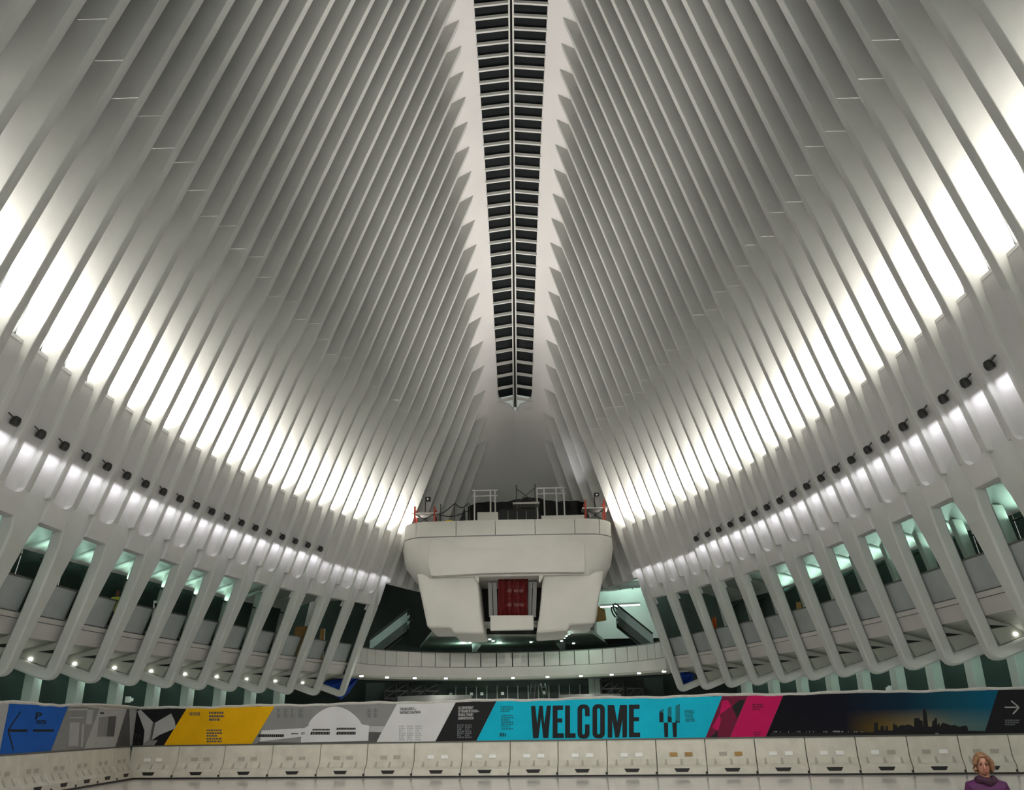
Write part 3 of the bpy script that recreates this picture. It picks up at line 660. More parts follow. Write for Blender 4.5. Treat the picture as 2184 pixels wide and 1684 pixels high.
for k in range(9):
    u = k/8; b0, b1 = A[0].lerp(A[1], u), A[3].lerp(A[2], u); cols.append([b0+Vector((0, .1*math.sin(u*14), 0)), b0.lerp(b1, .5)+Vector((0, .12*math.cos(u*11), 0)), b1+Vector((0, .1*math.sin(u*14), .1*math.sin(u*9)))])
MB().grid(cols).build('mesh_fold', 'orange', t, solid=.03, smooth=True)
p = atZ(280/1+10, 1290, 7.0)
p = atZ(334, 1288, 7.6); t = thing('notice_board', (p.x, p.y+.7, 5.9), 'white notice board with black arrow behind the left balcony glass', 'sign')
Y0 = p.y+.7; A = [atY(x, y, Y0) for x, y in ((326, 1296), (341, 1298), (342, 1282), (328, 1280))]; A[0].z = A[1].z = 6.3
MB().prism(A, [q+Vector((0, .05, 0)) for q in A]).build('board', 'block', t); c = (A[2]+A[3])/2
MB().prism([c+Vector((-.12, -.02, -.12)), c+Vector((.14, -.02, -.12)), c+Vector((-.02, -.02, -.42))], [c+Vector((-.12, -.01, -.12)), c+Vector((.14, -.01, -.12)), c+Vector((-.02, -.01, -.42))]).build('arrow', 'black', t); MB().beam(A[0]*.5+A[1]*.5, Vector(((A[0].x+A[1].x)/2, Y0, 5.9)), .06).build('post', 'block', t)
# blue tarpaulins, scaffolds and counters on the lower level
for label, pts, Y0 in (('crumpled blue tarpaulin hanging under the left end of the balcony', ((690, 1453), (770, 1440), (742, 1478), (728, 1492), (706, 1478)), 66.0), ('crumpled blue tarpaulin seen through the right end leg', ((1446, 1428), (1480, 1436), (1474, 1468), (1458, 1476), (1450, 1458)), 66.5)):
    A = [atY(x, y, Y0) for x, y in pts]; c = sum(A, Vector())/len(A); t = thing('blue_tarpaulin', (c.x, Y0, min(p.z for p in A)), label, 'tarpaulin')
    mb = MB(); n = len(A); vs = [c+Vector((0, .35, 0))]+[p+Vector((0, .15*((i*7) % 3-1), 0)) for i, p in enumerate(A)]+[p.lerp(c, .5)+Vector((0, .3*((i*5) % 3-1), 0)) for i, p in enumerate(A)]
    fs = []
    for i in range(n):
        j = (i+1) % n; fs += [(1+i, 1+j, 1+n+j, 1+n+i), (1+n+i, 1+n+j, 0)]
    mb.add(vs, fs).build('cloth', 'blue', t, solid=.03)
def tower(label, x0, x1, y0, levels, Y0, dz):
    a, b = atY(x0, y0, Y0), atY(x1, y0, Y0); a.z = min(a.z, 4.95); t = thing('scaffold_tower', (a.x, Y0, 0), label, 'scaffold')
    for x in (a.x, (a.x+b.x)/2, b.x):
        for dy in (0, 1.1): MB().tube([(x, Y0+dy, 0), (x, Y0+dy, a.z)], .05, 6).build('post', 'scaff', t)
    for k in range(levels):
        z = a.z-.15-k*dz
        for dy in (0, 1.1): MB().beam((a.x, Y0+dy, z), (b.x, Y0+dy, z), .08).build('ledger', 'scaff', t)
        if k: MB().beam((a.x, Y0, z), ((a.x+b.x)/2, Y0, z+dz), .06).build('brace', 'scaff', t); MB().beam(((a.x+b.x)/2, Y0, z), (b.x, Y0, z+dz), .06).build('brace', 'scaff', t)
tower('dark scaffold tower on the lower level right of the doors', 1282, 1328, 1437, 6, 72.6, .62)
tower('narrow dark scaffold tower behind the right end leg', 1336, 1370, 1436, 6, 73.4, .62)
tower('tangled dark scaffold on the lower level left of the doors', 822, 870, 1452, 5, 71.0, .55)
tower('low dark scaffold beside the grey counter', 878, 936, 1454, 5, 72.0, .55)
def ladder(label, x0, x1, Y0):
    a, b = atY(x0, 1446, Y0), atY(x1, 1490, Y0); a.z = min(a.z, 4.8); t = thing('step_ladder', (b.x, Y0, 0), label, 'ladder')
    foot = Vector((b.x+(b.x-a.x)*1.6, Y0, 0))
    for dx in (-.25, .25): MB().beam(foot+Vector((dx, 0, 0)), a+Vector((dx*.7, .5, 0)), .07).build('stile', 'scaff', t)
    for k in range(10): q = foot.lerp(a+Vector((0, .5, 0)), (k+.7)/10.5); MB().beam(q-Vector((.22, 0, 0)), q+Vector((.22, 0, 0)), .05).build('rung', 'scaff', t)
ladder('dark step ladder leaning left in front of the doors', 1138, 1132, 73); ladder('dark step ladder leaning right in front of the doors', 1157, 1168, 73.3)
for label, x0, x1, y0 in (('grey curved counter top left of the doors', 848, 1005, 1483), ('grey curved counter top right of the doors', 1192, 1325, 1480)):
    Y0 = 69; a, b = atY(x0, y0, Y0), atY(x1, y0+3, Y0); t = thing('counter', ((a.x+b.x)/2, Y0, 0), label, 'counter', 'grey counters on the lower level')
    n = 10; rr = []
    for k in range(n+1):
        u = k/n; x = a.x+(b.x-a.x)*u; y = Y0-1.0*math.sin(math.pi*u); rr.append([Vector((x, y, a.z-.5)), Vector((x, y+1.5, a.z-.5)), Vector((x, y+1.5, a.z)), Vector((x, y, a.z-.05))])
    MB().loft(rr).build('top', 'steelbar', t, smooth=True, ang=.6)
    MB().prism([(a.x+.3, Y0-.1, 0), (b.x-.3, Y0-.1, 0), (b.x-.3, Y0+1.2, 0), (a.x+.3, Y0+1.2, 0)], [(a.x+.3, Y0-.1, a.z-.5), (b.x-.3, Y0-.1, a.z-.5), (b.x-.3, Y0+1.2, a.z-.5), (a.x+.3, Y0+1.2, a.z-.5)]).build('base', 'grey', t)
# small white fittings on the ground columns
for label, px, py, s in (('small white camera bracket on the left ground columns', 273, 1491, -1), ('small white camera bracket on the right ground columns', 1900, 1468, 1)):
    d = ray(px, py); best = None
    for k in range(4000):
        Yq = 25+k*.01; p = O+d*(Yq/d.y)
        if abs(p.x)*1.0 >= GX(s, Yq)+3.3: best = p; break
    t = thing('camera_bracket', best, label, 'camera'); MB().beam(best, best+Vector((0, .45, 0)), .16).build('arm', 'block', t); MB().box(tuple(best-Vector((.12, .1, .16))), tuple(best+Vector((.12, .1, .14)))).build('head', 'block', t, bevel=.02)

# ------------------------------------------------------------------ barrier line and banner
PA, PB, PC = Vector((-14.2, 35.0, 0)), Vector((18.2, 29.05, 0)), Vector((-13.0, 19.5, 0))
class Pl:
    def __init__(s, a, b):
        s.a = a; s.e = (b-a).normalized(); s.n = Vector((s.e.y, -s.e.x, 0)); s.len = (b-a).length
        if s.n.dot(O-a) < 0: s.n = -s.n
    def hit(s, px, py):
        d = ray(px, py); t = (s.a-O).dot(s.n)/d.dot(s.n); return O+d*t
    def uv(s, px, py): p = s.hit(px, py); return (p-s.a).dot(s.e), p.z
    def pt(s, u, v, off=0): return s.a+s.e*u+Vector((0, 0, v))+s.n*off
MAIN, RET = Pl(PA, PB), Pl(PA, PC)
seams = [269, 385, 483, 585, 687, 787, 887, 989, 1091, 1193, 1297, 1402, 1507, 1613, 1720.7, 1829, 1939, 2049, 2157]
us = [MAIN.uv(x, 1625)[0] for x in seams]; us[0] = .2
us.append(us[-1]+1.75)
HB = 1.12
over = ['bird shaped canopy picture', 'left half of the yellow panel', 'right half of the yellow panel', 'left of the grey building drawing', 'middle of the grey building drawing', 'right of the grey building drawing', 'white panel', 'black text panel', 'left end of the cyan panel', 'letters WEL', 'letters COM', 'letter E and cyan gap', 'three-pronged emblem', 'magenta facets', 'dark left of the skyline picture', 'middle of the skyline picture', 'tallest tower of the skyline picture', 'right of the skyline picture', 'white arrow']
def barrier(pl, u0, u1, label, foam, stain):
    o = pl.pt((u0+u1)/2, 0, .22); t = empty('plastic_barrier', o, label=label, cat='barrier', group='off-white plastic barriers under the banner')
    a, b = u0+.012, u1-.012
    prof = [(.46, .02), (.46, .26), (.34, .36), (.24, .52), (.20, HB-.04), (.16, HB), (-.16, HB), (-.2, HB-.04), (-.24, .52), (-.40, .30), (-.40, .02)]
    MB().prism([pl.pt(a, z, d) for d, z in prof], [pl.pt(b, z, d) for d, z in prof]).build('body', 'barrier', t, bevel=.012, seg=1)
    um = (a+b)/2
    q = [(-.26, .24), (.26, .24), (.19, .13), (-.19, .13)]
    MB().prism([pl.pt(um+u, z, .47) for u, z in q], [pl.pt(um+u, z, .445) for u, z in q]).build('fork_slot', 'black', t)
    MB().prism([pl.pt(u, z, .47) for u, z in ((a, .0), (b, .0), (b, .055), (a, .055))], [pl.pt(u, z, .43) for u, z in ((a, .0), (b, .0), (b, .055), (a, .055))]).build('foot_strip', 'black', t)
    for du in (-.52, 0, .52):
        MB().prism([pl.pt(um+du+w, z, .375-(z-.34)*.62) for w, z in ((-.05, .335), (.05, .335), (.02, .52), (-.02, .52))], [pl.pt(um+du+w, z, .33-(z-.34)*.62) for w, z in ((-.05, .335), (.05, .335), (.02, .52), (-.02, .52))]).build('stain', 'dirt', t)
    for j, du in enumerate((-.25, .25)):
        f = foam[j]
        off = .275 if f else .248
        MB().prism([pl.pt(um+du+w, z, off) for w, z in ((-.125, .60), (.125, .60), (.125, .72), (-.125, .72))], [pl.pt(um+du+w, z, .20) for w, z in ((-.125, .60), (.125, .60), (.125, .72), (-.125, .72))]).build('foam_block' if f else 'pocket', ('block', 'ply')[f-1] if f else 'dirt', t)
    MB().tube([pl.pt(b-.02, .07, .46), pl.pt(b-.02, .14, .46)], .03, 6).build('joint_pin', 'black', t)
foams = {0: (1, 1), 7: (1, 1), 6: (1, 1), 8: (1, 1), 9: (1, 1), 10: (1, 1), 11: (2, 2), 12: (0, 2), 13: (1, 1), 14: (1, 1), 15: (1, 0), 16: (0, 1)}
for k in range(len(us)-1):
    barrier(MAIN, us[k], us[k+1], 'off-white plastic barrier under the %s of the banner' % over[k], foams.get(k, (0, 0)), k % 2)
for k in range(6):
    nm = ['touching the inner corner', 'under the white map strip', 'under the grey map', 'under the right of the blue panel', 'under the left of the blue panel', 'at the left edge', 'just beyond the left edge', 'last of the return'][k]
    barrier(RET, .5+1.75*k, .5+1.75*(k+1), 'off-white plastic barrier of the left return, '+nm, (0, 0), 0)
ban = empty('banner', MAIN.pt(14, HB+.003, .12), label='long printed banner with the word WELCOME on top of the plastic barriers', cat='banner')
BT = 2.47
def bpoly(pl, pts, m, name, off=.135, th=.006, v01=None):
    q = []
    for (x, y) in pts:
        u, v = pl.uv(x, y); q.append((u, min(max(v, HB+.02), BT)))
    return MB().prism([pl.pt(u, v, off) for u, v in q], [pl.pt(u, v, off-th) for u, v in q]).build(name, m, ban)
def section(pl, xt0, xt1, xb1, xb0, m, name, off=.135):
    # top edge and bottom edge x in the photograph; heights snap to the banner's edges
    def U(x, top):
        lo, hi = 1480, 1640
        tgt = BT if top else HB+.03
        for _ in range(40):
            mid = (lo+hi)/2
            if pl.uv(x, mid)[1] > tgt: lo = mid
            else: hi = mid
        return pl.uv(x, lo)[0]
    q = [(U(xt0, 1), BT), (U(xt1, 1), BT), (U(xb1, 0), HB+.03), (U(xb0, 0), HB+.03)]
    return MB().prism([pl.pt(u, v, off) for u, v in q], [pl.pt(u, v, off-.01) for u, v in q]).build(name, m, ban), q
MB().prism([MAIN.pt(u, v, .12) for u, v in ((-.02, HB+.01), (MAIN.len, HB+.01), (MAIN.len, BT), (-.02, BT))], [MAIN.pt(u, v, .09) for u, v in ((-.02, HB+.01), (MAIN.len, HB+.01), (MAIN.len, BT), (-.02, BT))]).build('backing_sheet', 'p_grey', ban)
MB().prism([RET.pt(u, v, .12) for u, v in ((-.02, HB+.01), (RET.len, HB+.01), (RET.len, BT), (-.02, BT))], [RET.pt(u, v, .09) for u, v in ((-.02, HB+.01), (RET.len, HB+.01), (RET.len, BT), (-.02, BT))]).build('backing_sheet', 'p_lgrey', ban)
for pl in (MAIN, RET):
    n = int(pl.len/.25); pts = [pl.pt(pl.len*k/n, BT+.03+.022*math.sin(k*.37)+.012*math.sin(k*1.3), .10) for k in range(n+1)]
    MB().tube(pts, .055, 6).build('top_hem', 'fabric', ban, smooth=True)
    MB().prism([pl.pt(u, v, .15) for u, v in ((0, HB+.003), (pl.len, HB+.003), (pl.len, HB+.05), (0, HB+.05))], [pl.pt(u, v, .05) for u, v in ((0, HB+.003), (pl.len, HB+.003), (pl.len, HB+.05), (0, HB+.05))]).build('bottom_rail', 'rail', ban)
section(RET, 10, 136, 98, -12, 'p_blue', 'blue_panel'); section(RET, 137, 204, 170, 99, 'p_grey', 'map_panel'); section(RET, 205, 263, 236, 171, 'p_lgrey', 'white_strip')
bpoly(RET, [(264, 1511), (268.5, 1511), (268.5, 1599), (237, 1602)], 'p_dgrey', 'canopy_picture')
section(MAIN, 270, 402, 353, 270, 'p_black', 'canopy_picture')
section(MAIN, 402.5, 589, 540, 353.5, 'p_yellow', 'yellow_panel'); section(MAIN, 589.5, 849, 804, 540.5, 'p_grey', 'building_panel'); section(MAIN, 849.5, 974, 930, 804.5, 'p_white', 'white_panel')
section(MAIN, 974.5, 1060, 1017, 930.5, 'p_black', 'black_panel'); section(MAIN, 1060.5, 1540, 1504, 1017.5, 'p_cyan', 'cyan_panel'); section(MAIN, 1540.5, 1594, 1556, 1504.5, 'p_mag2', 'facet_panel')
section(MAIN, 1594.5, 1670, 1632, 1556.5, 'p_mag', 'magenta_panel'); section(MAIN, 1670.5, 2128, 2096, 1632.5, 'p_sky', 'skyline_panel'); section(MAIN, 2128.5, 2240, 2240, 2096.5, 'p_black', 'arrow_panel')
# lettering
def text(body, pl, box, m, bold=.0, name='lettering', lines=1, align='LEFT', off=.142, th=.004):
    cu = bpy.data.curves.new('txt', 'FONT'); cu.body = body; cu.align_x = align; cu.offset = bold; cu.space_line = .9; cu.space_character = .95
    ob = bpy.data.objects.new('txt', cu); COL.objects.link(ob)
    dg = bpy.context.evaluated_depsgraph_get(); me = bpy.data.meshes.new_from_object(ob.evaluated_get(dg)); bpy.data.objects.remove(ob)
    xs = [v.co.x for v in me.vertices]; ysv = [v.co.y for v in me.vertices]
    x0, x1, y0, y1 = min(xs), max(xs), min(ysv), max(ysv)
    (ax, ay, bx, by) = box; u0, v1 = pl.uv(ax, ay); u1, _ = pl.uv(bx, ay); _, v0 = pl.uv((ax+bx)/2, by); _, v1 = pl.uv((ax+bx)/2, ay)
    vs = [pl.pt(u0+(v.co.x-x0)/(x1-x0)*(u1-u0), v0+(v.co.y-y0)/(y1-y0)*(v1-v0), off) for v in me.vertices]
    me2 = bpy.data.meshes.new(name); me2.from_pydata([tuple(v) for v in vs], [], [tuple(p.vertices) for p in me.polygons]); me2.materials.append(M[m]); bpy.data.meshes.remove(me)
    o = bpy.data.objects.new(name, me2); COL.objects.link(o); o.parent = ban; o.matrix_parent_inverse = Matrix.Translation(-ban.location)
    md = o.modifiers.new('solid', 'SOLIDIFY'); md.thickness = th; md.offset = 0
    return o
def px2(rx, ry, base, sc): return base[0]+rx/sc, base[1]+ry/sc
b3 = (1080, 1380); s3 = 3.9
def P3(x, y): return px2(x, y, b3, s3)
# WELCOME in tall condensed capitals, drawn as strokes
def letter_poly(pts, m='p_black', base=b3, sc=s3, pl=MAIN, name='letter', off=.142):
    q = []
    for x, y in pts: q.append(pl.uv(*px2(x, y, base, sc)))
    return MB().prism([pl.pt(u, v, off) for u, v in q], [pl.pt(u, v, off-.005) for u, v in q]).build(name, m, ban)
T_, B_ = 478, 752
letter_poly([(210, 487), (246, 486), (262, 640), (278, 486), (308, 485), (320, 640), (342, 485), (376, 484), (354, 752), (312, 753), (294, 585), (272, 753), (228, 754)])
letter_poly([(390, 484), (476, 483), (476, 520), (430, 521), (430, 590), (470, 590), (470, 624), (430, 624), (430, 714), (482, 714), (482, 752), (390, 753)])
letter_poly([(493, 483), (534, 483), (534, 714), (580, 714), (580, 751), (493, 752)])
def ring_letter(cx0, cx1, y0, y1, w, gap):
    outer, inn = [], []; r = 34
    def rr(x0, x1, ya, yb, r):
        q = []
        for (cx, cy, a0) in ((x1-r, ya+r, -90), (x1-r, yb-r, 0), (x0+r, yb-r, 90), (x0+r, ya+r, 180)):
            for k in range(5): a = math.radians(a0+22.5*k); q.append((cx+r*math.cos(a), cy+r*math.sin(a)))
        return q
    A, Bq = rr(cx0, cx1, y0, y1, 40), rr(cx0+w, cx1-w, y0+w*.85, y1-w*.85, 16)
    n = len(A); mb = MB()
    for k in range(n):
        j = (k+1) % n
        mid = ((A[k][0]+A[j][0])/2, (A[k][1]+A[j][1])/2)
        q = [MAIN.uv(*P3(*p)) for p in (A[k], A[j], Bq[j], Bq[k])]
        if gap and mid[0] > (cx0+cx1)/2+20 and abs(A[k][1]-A[j][1]) > 60:     # the open side of the C: keep only short ends
            for (ya, yb) in ((A[k][1], gap[0]), (gap[1], A[j][1])):
                q2 = [MAIN.uv(*P3(*p)) for p in ((cx1, ya), (cx1, yb), (cx1-w, yb), (cx1-w, ya))]
                mb.prism([MAIN.pt(u, v, .142) for u, v in q2], [MAIN.pt(u, v, .137) for u, v in q2])
            continue
        mb.prism([MAIN.pt(u, v, .142) for u, v in q], [MAIN.pt(u, v, .137) for u, v in q])
    mb.build('letter', 'p_black', ban)
ring_letter(596, 696, 475, 758, 38, (572, 640)); ring_letter(720, 822, 473, 755, 38, None)
letter_poly([(846, 480), (900, 480), (925, 620), (948, 479), (1006, 479), (1006, 747), (968, 748), (968, 600), (940, 748), (908, 748), (884, 600), (884, 749), (846, 749)])
letter_poly([(1022, 477), (1110, 476), (1110, 512), (1062, 513), (1062, 580), (1106, 580), (1106, 613), (1062, 614), (1062, 708), (1115, 708), (1115, 746), (1022, 747)])
# three-pronged emblem
for pts, m in (([(1274, 532), (1308, 545), (1308, 622), (1274, 622)], 'p_black'), ([(1274, 530), (1308, 510), (1308, 543)], 'p_teal'), ([(1343, 503), (1374, 490), (1374, 580), (1343, 570)], 'p_teal'), ([(1343, 570), (1376, 582), (1376, 624), (1343, 622)], 'p_black'),
               ([(1408, 486), (1444, 470), (1444, 620), (1408, 604)], 'p_teal'), ([(1408, 606), (1444, 620), (1444, 625), (1408, 624)], 'p_black'), ([(1310, 625), (1346, 625), (1346, 746), (1316, 746)], 'p_black'), ([(1380, 624), (1418, 625), (1418, 745), (1388, 745)], 'p_black')):
    letter_poly(pts, m, name='emblem')
def tb(body, x0, y0, x1, y1, m, base=b3, sc=s3, pl=MAIN, bold=.02, **k): 
    a, b = px2(x0, y0, base, sc), px2(x1, y1, base, sc); return text(body, pl, (a[0], a[1], b[0], b[1]), m, bold, **k)
tb('WORLD\nTRADE\nCENTER', 1478, 520, 1562, 620, 'p_teal', bold=.03)
b2 = (540, 1380)
tb('THE ARCHITECT—\nSANTIAGO CALATRAVA', 1232, 500, 1404, 552, 'p_dgrey', b2, bold=.03)
tb('U.S. DEPARTMENT\nOF TRANSPORTATION—\nFEDERAL TRANSIT\nADMINISTRATION', 1712, 490, 1890, 600, 'p_lgrey', b2, bold=.03)
b1 = (0, 1380)
tb('THE OCULUS', 1592, 540, 1682, 566, 'p_dgrey', b1, bold=.03)
def block(x0, y0, x1, y1, rows_, m, base, sc=s3, pl=MAIN):        # paragraphs too small to read: rows of short dashes
    mb = MB(); h = (y1-y0)/(rows_*2-1)
    for r in range(rows_):
        x = x0
        end = x1 if r % 3 != 2 else x0+(x1-x0)*.7
        while x < end-3:
            w = min(random.uniform(8, 22), end-x); q = [pl.uv(*px2(a, b, base, sc)) for a, b in ((x, y0+2*h*r), (x+w, y0+2*h*r), (x+w, y0+2*h*r+h*1.3), (x, y0+2*h*r+h*1.3))]
            mb.prism([pl.pt(u, v, .141) for u, v in q], [pl.pt(u, v, .137) for u, v in q]); x += w+5
    mb.build('small_print', m, ban, kind='stuff')
block(1755, 535, 1880, 605, 3, 'p_dgrey', b1); block(1735, 682, 1865, 785, 5, 'p_dgrey', b1); block(1570, 690, 1690, 800, 6, 'p_yellow', b1); block(1925, 680, 2050, 790, 6, 'p_yellow', b1)
for x in (1222, 1290, 1358): block(x, 650, x+52, 770, 7, 'p_lgrey', b2)
for x in (1705, 1770): block(x, 640, x+55, 750, 7, 'p_faint', b2)
block(2065, 488, 2170, 535, 3, 'p_teal', b2); block(2070, 560, 2170, 680, 7, 'p_teal', b2)
for x, w in ((215, 20), (272, 25), (330, 20), (390, 38), (962, 30), (1015, 30)): block(x, 512, x+w, 580, 5, 'p_faint', b2)
for k in range(4): letter_poly([(2058+14*k, 712+abs(k-1)*4), (2066+14*k, 708), (2066+14*k, 745), (2058+14*k, 735)], 'p_black', b2, name='emblem')
block(2045, 470, 2135, 520, 3, 'p_mag2', b3); block(2055, 700, 2115, 745, 3, 'p_mag2', b3)
letter_poly([(1668, 770), (1760, 690), (1752, 776), (1658, 776)], 'p_black', name='facet'); letter_poly([(1795, 445), (1840, 440), (1872, 490), (1770, 560)], 'p_mag', name='facet'); letter_poly([(1770, 560), (1710, 668), (1762, 690), (1785, 600)], 'p_mag', name='facet'); letter_poly([(1935, 440), (1985, 438), (1920, 590), (1876, 492)], 'p_black', name='facet')
# building elevation drawing
n = 18; dome = [(470+445*k/n, 640-148*math.sin(math.pi*k/n)**.75) for k in range(n+1)]
letter_poly(dome, 'p_white', b2, name='drawing', off=.139); letter_poly([(470, 652), (480, 640), (900, 628), (915, 640), (975, 650), (970, 775), (410, 790), (412, 742), (70, 782), (85, 690), (440, 670)], 'p_white', b2, name='drawing', off=.1385)
letter_poly([(975, 655), (1105, 655), (1078, 705), (972, 700)], 'p_lgrey', b2, name='drawing'); letter_poly([(972, 704), (1078, 704), (1030, 800), (968, 802)], 'p_dgrey', b2, name='drawing'); letter_poly([(10, 830), (60, 785), (410, 792), (970, 778), (960, 806)], 'p_dgrey', b2, name='drawing', off=.1375)
for x0, x1, y0, y1 in ((495, 650, 700, 725), (510, 650, 678, 690), (710, 865, 700, 725), (710, 865, 668, 684), (60, 270, 722, 745), (335, 390, 712, 722), (418, 442, 705, 722)):
    letter_poly([(x0, y0), (x1, y0), (x1-3, y1), (x0-8, y1)], 'p_black', b2, name='drawing')
    for k in range(1, 12):
        xx = x0+(x1-x0)*k/12; letter_poly([(xx, y0+3), (xx+2.5, y0+3), (xx+1, y1-2), (xx-2, y1-2)], 'p_lgrey', b2, name='drawing', off=.1435)
# bird shaped canopy picture
letter_poly([(1160, 530), (1190, 520), (1290, 620), (1270, 770), (1210, 800), (1220, 690)], 'p_lgrey', b1, name='wing'); letter_poly([(1310, 625), (1440, 550), (1470, 610), (1480, 670), (1340, 730), (1275, 775)], 'p_lgrey', b1, name='wing'); letter_poly([(1288, 625), (1312, 622), (1280, 775), (1255, 775)], 'p_dgrey', b1, name='spine'); letter_poly([(1200, 815), (1240, 775), (1330, 770), (1290, 830), (1270, 815), (1230, 820)], 'p_grey', b1, name='base')
letter_poly([(1056, 530), (1150, 535), (1056, 680)], 'p_lgrey', b1, name='wing')
for k in range(26):
    x, y = random.uniform(1070, 1180), random.uniform(680, 840)
    letter_poly([(x, y), (x+7, y-2), (x+5, y+8)], 'p_dgrey', b1, name='speck')
# map and white strip on the return
for x0, y0, x1, y1 in ((540, 510, 700, 525), (548, 580, 668, 590), (545, 625, 625, 820), (648, 640, 665, 830), (690, 520, 740, 640)):
    letter_poly([(x0, y0), (x1, y0), (x1-12, y1), (x0-12, y1)], 'p_lgrey', b1, pl=RET, name='map_line')
letter_poly([(790, 580), (865, 575), (850, 740), (775, 745)], 'p_grey', b1, pl=RET, name='map_block'); letter_poly([(870, 575), (935, 572), (915, 742), (853, 742)], 'p_dgrey', b1, pl=RET, name='map_block'); letter_poly([(800, 540), (832, 540), (830, 555), (798, 555)], 'p_black', b1, pl=RET, name='map_label')
# arrow, P roundel, PATH on the blue panel
def stroke(pts, w, m, base, pl, name):
    for a, b in zip(pts, pts[1:]):
        A, Bq = pl.uv(*px2(*a, base, s3)), pl.uv(*px2(*b, base, s3)); d = Vector((Bq[0]-A[0], Bq[1]-A[1])).normalized()*w/2; nn = (-d.y, d.x)
        q = [(A[0]+nn[0], A[1]+nn[1]), (Bq[0]+nn[0], Bq[1]+nn[1]), (Bq[0]-nn[0], Bq[1]-nn[1]), (A[0]-nn[0], A[1]-nn[1])]
        MB().prism([pl.pt(u, v, .142) for u, v in q], [pl.pt(u, v, .137) for u, v in q]).build(name, m, ban)
stroke([(130, 535), (25, 690), (70, 855)], .05, 'p_black', b1, RET, 'arrow'); stroke([(25, 692), (185, 692)], .06, 'p_black', b1, RET, 'arrow'); stroke([(235, 692), (410, 692)], .06, 'p_black', b1, RET, 'bar')
tb('P', 262, 540, 312, 600, 'p_black', b1, pl=RET, bold=.02); tb('PATH', 268, 605, 345, 640, 'p_black', b1, pl=RET, bold=.02)
b4 = (1620, 1380); s4 = 3.872
def l4(pts, m, name, off=.142): return letter_poly([(x*s3/s4, y*s3/s4) for x, y in pts], m, b4, s3, MAIN, name, off)
# skyline silhouette (printed)
sky_pts = [(90, 705), (930, 700), (938, 690), (938, 620), (970, 618), (972, 680), (990, 680), (992, 648), (1020, 648), (1022, 682), (1034, 682), (1036, 648), (1052, 648), (1054, 685), (1094, 686), (1096, 620), (1110, 640), (1128, 640), (1130, 660), (1165, 640), (1195, 645), (1210, 635), (1240, 640), (1268, 655), (1268, 585), (1312, 582), (1314, 600), (1338, 605), (1340, 650), (1344, 650), (1340, 520), (1350, 505), (1366, 518), (1378, 600), (1382, 650), (1400, 655), (1415, 650), (1418, 605), (1434, 602), (1436, 582), (1455, 584), (1458, 640), (1475, 620), (1480, 655), (1500, 620), (1540, 632), (1575, 645), (1600, 640), (1640, 655), (1680, 645), (1705, 650), (1712, 688), (1860, 692), (1840, 760), (60, 770)]
l4(sky_pts, 'p_black', 'skyline')
l4([(1440, 705), (1470, 705), (1466, 742), (1446, 742)], 'p_faint', 'reflection', .1435); l4([(600, 688), (660, 688), (660, 698), (600, 698)], 'p_grey', 'shore_light', .1435)
for k in range(30):
    x = 110+random.random()*820; l4([(x, 690+random.random()*8), (x+6, 690), (x+6, 700), (x, 700)], 'p_grey' if k % 3 else 'p_lgrey', 'shore_light', .1435)
def st4(pts, w, m, name): stroke([(x*s3/s4, y*s3/s4) for x, y in pts], w, m, b4, MAIN, name)
st4([(2012, 495), (2128, 495)], .04, 'p_lgrey', 'arrow'); st4([(2066, 442), (2130, 495), (2080, 550)], .04, 'p_lgrey', 'arrow')
block(2030, 600, 2150, 645, 3, 'p_faint', b4)
# loose fold on the hem
p0 = RET.uv(150, 1505)[0]
MB().tube([RET.pt(p0*(1-k/6)+.2, BT+.05+.05*math.sin(k*.5), .16) for k in range(7)], .05, 6).build('hem_fold', 'fabric', ban, smooth=True)

# ------------------------------------------------------------------ people
def skin_body(name, joints, edges, m, parent, sub=2, root=0):
    me = bpy.data.meshes.new(name); me.from_pydata([j[0] for j in joints], edges, []); o = bpy.data.objects.new(name, me); COL.objects.link(o)
    md = o.modifiers.new('skin', 'SKIN'); md.use_smooth_shade = True
    sk = me.skin_vertices[0] if me.skin_vertices else None
    if sk is None:
        bpy.context.view_layer.objects.active = o
        me.skin_vertices.new() if hasattr(me.skin_vertices, 'new') else None
        sk = me.skin_vertices[0]
    for i, j in enumerate(joints):
        r = j[1]; sk.data[i].radius = r if isinstance(r, tuple) else (r, r)
        sk.data[i].use_root = (i == root)
    sb = o.modifiers.new('sub', 'SUBSURF'); sb.levels = sub; sb.render_levels = sub
    dg = bpy.context.evaluated_depsgraph_get(); me2 = bpy.data.meshes.new_from_object(o.evaluated_get(dg)); bpy.data.objects.remove(o)
    me2.materials.clear(); me2.materials.append(M[m])
    for p in me2.polygons: p.use_smooth = True
    me2.name = name; o = bpy.data.objects.new(name, me2); COL.objects.link(o); o.parent = parent; return o
def blob(name, c, r, m, parent, seg=16, shape=None):
    bm = bmesh.new(); bmesh.ops.create_uvsphere(bm, u_segments=seg, v_segments=seg*3//4, radius=1)
    for v in bm.verts:
        p = Vector((v.co.x*r[0], v.co.y*r[1], v.co.z*r[2]))
        if shape: p = shape(p, v.co.copy())
        v.co = p+Vector(c)
    me = bpy.data.meshes.new(name); bm.to_mesh(me); bm.free(); me.materials.append(M[m])
    for p in me.polygons: p.use_smooth = True
    o = bpy.data.objects.new(name, me); COL.objects.link(o); o.parent = parent; return o
